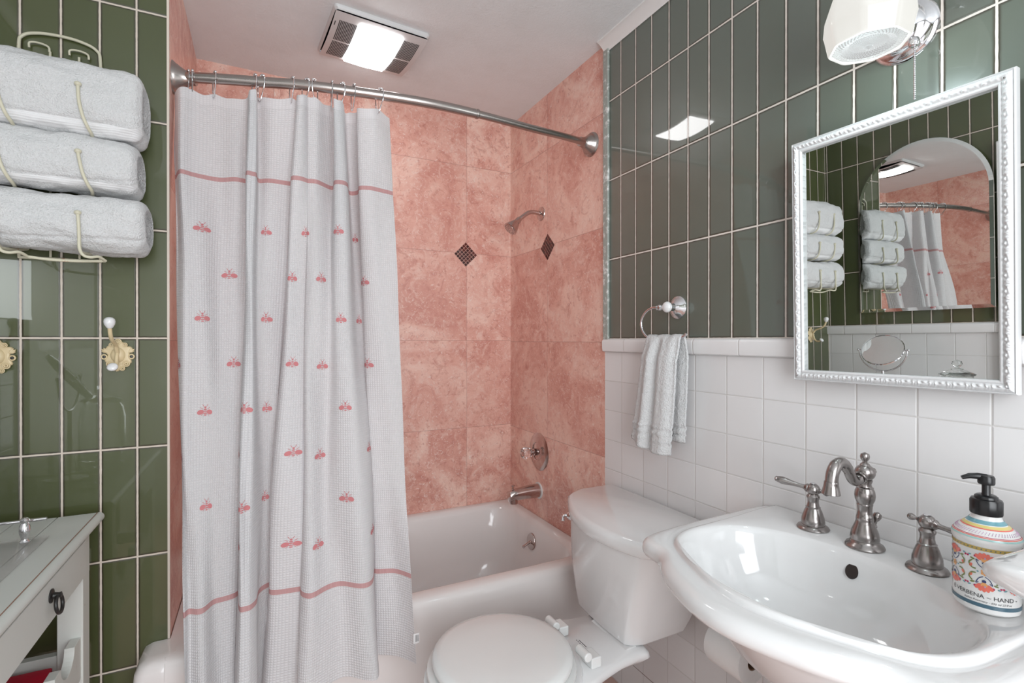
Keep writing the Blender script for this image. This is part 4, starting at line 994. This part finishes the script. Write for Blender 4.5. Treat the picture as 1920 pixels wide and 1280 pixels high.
# ---------------------------------------------------------------- coat hooks
def coat_hook(c, label):
    c = Vector(c); t = thing('coat_hook', label, 'coat hook', c, 'porcelain knobbed hooks below the towels')
    def P(x, z, d=0): return c+Vector((x, -d, z))
    pl = MB(); N = 72; prof_ = []
    def orad(a):
        return (.026+.0065*math.sin(a)**2)*(1+.13*math.cos(6*a+pi)+.05*math.cos(11*a))
    pl.rings([[P(orad(2*pi*i/N)*k_*math.cos(2*pi*i/N), orad(2*pi*i/N)*k_*1.12*math.sin(2*pi*i/N), d) for i in range(N)] for k_, d in ((1, .0005), (1, .004), (.93, .006), (.80, .0065))])
    pl.lathe([(.019, .006), (.018, .009), (.013, .012), (.006, .014), (.001, .0145)], c+Vector((0, 0, .0)), (0, -1, 0), 32, sx=.82)
    # scrolls and leaf buds round the plate
    for x, z, r in ((-.017, -.022, .0062), (.017, -.022, .0068), (-.007, -.033, .0045), (.009, -.034, .0050), (0, .034, .0065), (-.013, .026, .005), (.014, .026, .005)):
        for k_ in (1, .45): pl.torus(P(x, z, .006), r*k_, r*.26, (0, 1, 0), 20, 8)
    for sg in (-1, 1):
        for ang, l_ in ((.55, .014), (.95, .013), (.2, .012)):
            b_ = P(sg*.022, .008, .004); e_ = b_+Vector((sg*l_*math.cos(ang), 0, l_*math.sin(ang))); pl.tube([b_, b_.lerp(e_, .55), e_], [.0028, .0036, .0008], 8)
        pl.torus(P(sg*.028, -.004, .006), .0052, .0020, (0, 1, 0), 18, 8)
    pl.build('plate', 'antique', t, ang=50)
    for sg in (-1, 1): MB().lathe([(.0001, .0035), (.003, .003), (.0036, 0)], P(sg*.028, -.004, .0065), (0, -1, 0), 14).build('screw', 'black_iron', t)
    up = spline([P(0, .002, .010), P(0, .012, .018), P(0, .026, .030), P(0, .033, .050), P(0, .040, .066), P(0, .052, .078), P(0, .068, .084)], 6)
    MB().tube(up, [.0052]*10+[.0045]*(len(up)-10), 12).build('upper_arm', 'antique', t)
    MB().lathe([(.005, 0), (.0075, .003), (.0108, .010), (.0118, .016), (.0105, .022), (.006, .026), (.001, .027)], P(0, .067, .084), (0, -.12, 1), 28).build('upper_knob', 'porcelain', t)
    dn = spline([P(0, .010, .012), P(0, -.004, .018), P(0, -.020, .022), P(0, -.032, .032), P(0, -.034, .045), P(0, -.030, .054)], 6)
    MB().tube(dn, .0046, 12).build('lower_arm', 'antique', t)
    MB().ball(P(0, -.0275, .060), .0115, 24, .62, (0, -.75, .65)).build('lower_knob', 'porcelain', t)
coat_hook((-.324, YG, 1.162), 'cream ornate coat hook with two white porcelain knobs, nearest the curtain')
coat_hook((-.553, YG, 1.162), 'cream ornate coat hook with porcelain knobs, at the left edge below the rack')

# ---------------------------------------------------------------- white table
TX0, TX1, TY0, TY1, TZ = XL+.006, -.345, .86, 1.556, .778
t = thing('side_table', 'distressed white plank-topped table with one drawer against the left wall', 'table', ((TX0+TX1)/2, (TY0+TY1)/2, 0))
mb = MB(); nb = 5; e0 = TX1-.012; w_ = (e0-TX0)/nb
for i in range(nb): mb.box(TX0+i*w_+.0010, TX0+(i+1)*w_-.0010, TY0, TY1, TZ-.018, TZ)
mb.build('top_boards', 'table', t, bevel=.0015, smooth=False)
mb = MB(); mb.box(TX0+.002, e0, TY0+.002, TY1-.002, TZ-.0175, TZ-.003); mb.build('top_core', 'groove', t, smooth=False)
mb = MB(); pr = [(e0, TZ-.001)]+[(TX1-.010+.012*math.cos(a), TZ-.0105+.0115*math.sin(a)) for a in [pi/2-pi*i/12 for i in range(13)]]+[(e0, TZ-.021)]
mb.rings([[(x, y, z) for x, z in pr] for y in (TY0-.004, TY1)]); mb.build('top_edging', 'table', t, bevel=.002)
FX = TX1-.014
MB().tube([(e0, TY0, TZ-.0004), (e0, TY1-.001, TZ-.0004)], .0011, 8).build('worn_seam', 'wood', t)
MB().tube([(TX1-.0075, TY0, TZ-.0212), (TX1-.0075, TY1-.001, TZ-.0212)], .0015, 8).build('worn_seam', 'wood', t)
for b_ in ((FX-.018, FX-.002, TY0+.03, TY1-.05), (TX0+.02, TX0+.036, TY0+.03, TY1-.05), (TX0+.036, FX-.018, TY0+.03, TY0+.046), (TX0+.036, FX-.018, TY1-.066, TY1-.05)): MB().box(*b_, .657, TZ-.022).build('apron_board', 'table', t, smooth=False)
for x0_, x1_ in ((FX-.046, FX), (TX0+.012, TX0+.058)):
    for y0_ in (TY0+.024, TY1-.106): MB().box(x0_, x1_, y0_, y0_+.048, 0, TZ-.018).build('leg', 'table', t, bevel=.002, smooth=False)
dw = MB(); dw.box(FX-.004, FX+.006, TY0+.085, TY1-.108, .668, TZ-.030); dw = dw.build('drawer', 'table', t, bevel=.002, smooth=False)
pc = Vector((FX+.006, 1.235, .718))
h = MB(); h.lathe([(.013, 0), (.013, .002), (.010, .003), (.006, .004), (.0045, .012), (.0055, .015), (.001, .017)], pc, (1, 0, 0), 24); h.torus(pc+Vector((.012, 0, -.017)), .0165, .0032, (1, 0, .12), 32, 10); ho = h.build('ring_pull', 'black_iron', dw); ho.location = (0, 0, 0)
ho['label'] = 'black iron ring pull'
# scalloped bottle rails, side rails and shelf
def scallop(x, y0_, y1_, z0_, z1_, name, th=.018, r=.042, pitch=.118):
    pts = [(y0_, z0_), (y1_, z0_), (y1_, z1_)]; c_ = y1_-.085
    while c_-r > y0_+.02:
        pts.append((c_+r, z1_)); pts += [(c_+r*math.cos(a), z1_-r*.92*math.sin(a)) for a in [pi*i/14 for i in range(1, 14)]]; pts.append((c_-r, z1_)); c_ -= pitch
    pts.append((y0_, z1_)); mb = MB(); mb.poly([(x-th, y, z) for y, z in pts], (th, 0, 0)); return mb.build(name, 'table', t, smooth=False, bevel=.001)
scallop(FX-.004, TY0+.072, TY1-.106, .435, .530, 'scalloped_rail'); scallop(TX0+.05, TY0+.072, TY1-.106, .435, .520, 'scalloped_rail')
for y_ in (TY1-.092, TY0+.03): MB().box(TX0+.058, FX-.046, y_, y_+.02, .452, .492).build('side_rail', 'table', t, bevel=.001, smooth=False)
mb = MB(); mb.box(TX0+.03, FX-.024, TY0+.05, TY1-.094, .375, .392); mb.build('shelf', 'table', t, bevel=.001, smooth=False)
# things on and in the table
rb = MB(); r0 = [(x, y, z) for x, y, z in rrect(-.60, -.408, 1.16, 1.440, .008, .3925)]
rb.rings([[(lerp(-.504, x, .94), lerp(1.30, y, .96), .3925) for x, y, z in r0], [(x, y, .474) for x, y, z in r0], [(x, y, .480) for x, y, z in r0]]); tag(rb.build('storage_box', 'red', origin=(-.504, 1.3, .3925)), 'bright red box on the lower shelf of the white table', 'box')
ty = thing('vanity_tray', 'clear glass tray with chrome bar handle on the white table', 'tray', (-.52, 1.21, TZ))
mb = MB(); mb.rings([rrect(-.635, -.405, 1.03, 1.405, .006, TZ+.0005), rrect(-.637, -.403, 1.028, 1.407, .006, TZ+.005), rrect(-.630, -.410, 1.035, 1.400, .006, TZ+.0075)]); mb.build('plate', 'tray', ty)
for yy in (1.368, 1.067):
    for x in (-.432, -.608):
        mb = MB(); mb.lathe([(.0085, 0), (.009, .002), (.006, .005), (.0055, .008), (.0085, .018), (.0095, .025), (.0085, .034), (.006, .040), (.0075, .043), (.0078, .047), (.004, .051), (.001, .052)], (x, yy, TZ+.0075), (0, 0, 1), 24); mb.build('post', 'chrome', ty)
for yy, y2 in ((1.368, 1.384), (1.067, 1.051)):
    mb = MB(); mb.tube([(-.64, y2, TZ+.047), (-.402, y2, TZ+.047)], .0035, 10)
    for x in (-.432, -.608): mb.tube([(x, yy, TZ+.051), (x, y2, TZ+.047)], .003, 8)
    mb.build('handle_bar', 'chrome', ty)
# magnifying mirror
mc = Vector((-.515, 1.242, 1.088)); mg = thing('makeup_mirror', 'round chrome magnifying mirror on a stand, seen in the framed mirror', 'mirror', (mc.x, mc.y, TZ+.0075))
ax = Vector((.76, -.12, .58)).normalized()
MB().lathe([(.082, -.003), (.0845, -.004), (.087, 0), (.0845, .004), (.082, .003)], mc, ax, 56, caps=False).build('rim', 'chrome', mg)
MB().lathe([(.0001, .0022), (.0825, .0022), (.0825, -.0022), (.0001, -.0022)], mc, ax, 56, caps=False).build('glass', 'mirror', mg, smooth=False)
yk = [mc+Vector((0, .100*math.cos(a), .100*math.sin(a))) for a in [-pi*i/24 for i in range(25)]]
mb = MB(); mb.tube(yk, .0035, 10)
for s in (-1, 1): mb.ball(mc+Vector((0, s*.104, 0)), .006, 12); mb.tube([mc+Vector((0, s*.088, 0)), mc+Vector((0, s*.104, 0))], .003, 8)
mb.build('yoke', 'chrome', mg)
MB().lathe([(.060, 0), (.060, .003), (.050, .008), (.015, .014), (.007, .020), (.006, .10), (.009, .11), (.006, .12), (.006, mc.z-.100-TZ-.0075), (.001, mc.z-.099-TZ-.0075)], (mc.x, mc.y, TZ+.0075), (0, 0, 1), 36).build('stand', 'chrome', mg)
# glass jar with stopper
jc = Vector((-.50, .958, TZ)); jr = thing('glass_jar', 'clear glass jar with ball-topped lid, seen in the framed mirror', 'jar', jc)
MB().lathe([(.045, .0005), (.062, .003), (.066, .02), (.066, .15), (.060, .185), (.052, .200), (.055, .206), (.052, .206), (.049, .200), (.057, .184), (.063, .15), (.063, .022), (.058, .008), (.001, .007)], jc, (0, 0, 1), 48, caps=False).build('body', 'glass', jr)
MB().lathe([(.048, .203), (.060, .2075), (.062, .211), (.055, .216), (.034, .226), (.022, .231), (.020, .236), (.010, .238), (.008, .241), (.014, .247), (.0185, .256), (.015, .268), (.001, .273)], jc, (0, 0, 1), 48).build('lid', 'glass', jr)

# ---------------------------------------------------------------- arched mirror on the left wall
am = thing('arched_mirror', 'frameless mirror with an arched top on the wall above the white table', 'mirror', (XL, 1.16, 1.27))
EPS = math.radians(2.3)
yc_, hw_, zb_, zs_, rise = 1.160, .272, 1.270, 1.80, .282
def arch(ins, d):
    pts = [(yc_+hw_-ins, zb_+ins), (yc_+hw_-ins, zs_)]+[(yc_+(hw_-ins)*math.cos(a), zs_+(rise-ins)*math.sin(a)) for a in [pi*i/40 for i in range(1, 40)]]+[(yc_-hw_+ins, zs_), (yc_-hw_+ins, zb_+ins)]
    return [(XL+.0185+(d-.0145)*math.cos(EPS)-(y-yc_)*math.sin(EPS), yc_+(y-yc_)*math.cos(EPS)+d*math.sin(EPS), z) for y, z in pts]
MB().rings([arch(0, .0145), arch(0, .0165), arch(.016, .0195)]).build('glass', 'mirror', am, smooth=False)
for y, dd in ((yc_-.1, .023), (yc_+.1, .011)): MB().box(XL, XL+dd, y-.01, y+.01, zb_+.05, zb_+.6).build('mount', 'paint', am, smooth=False)
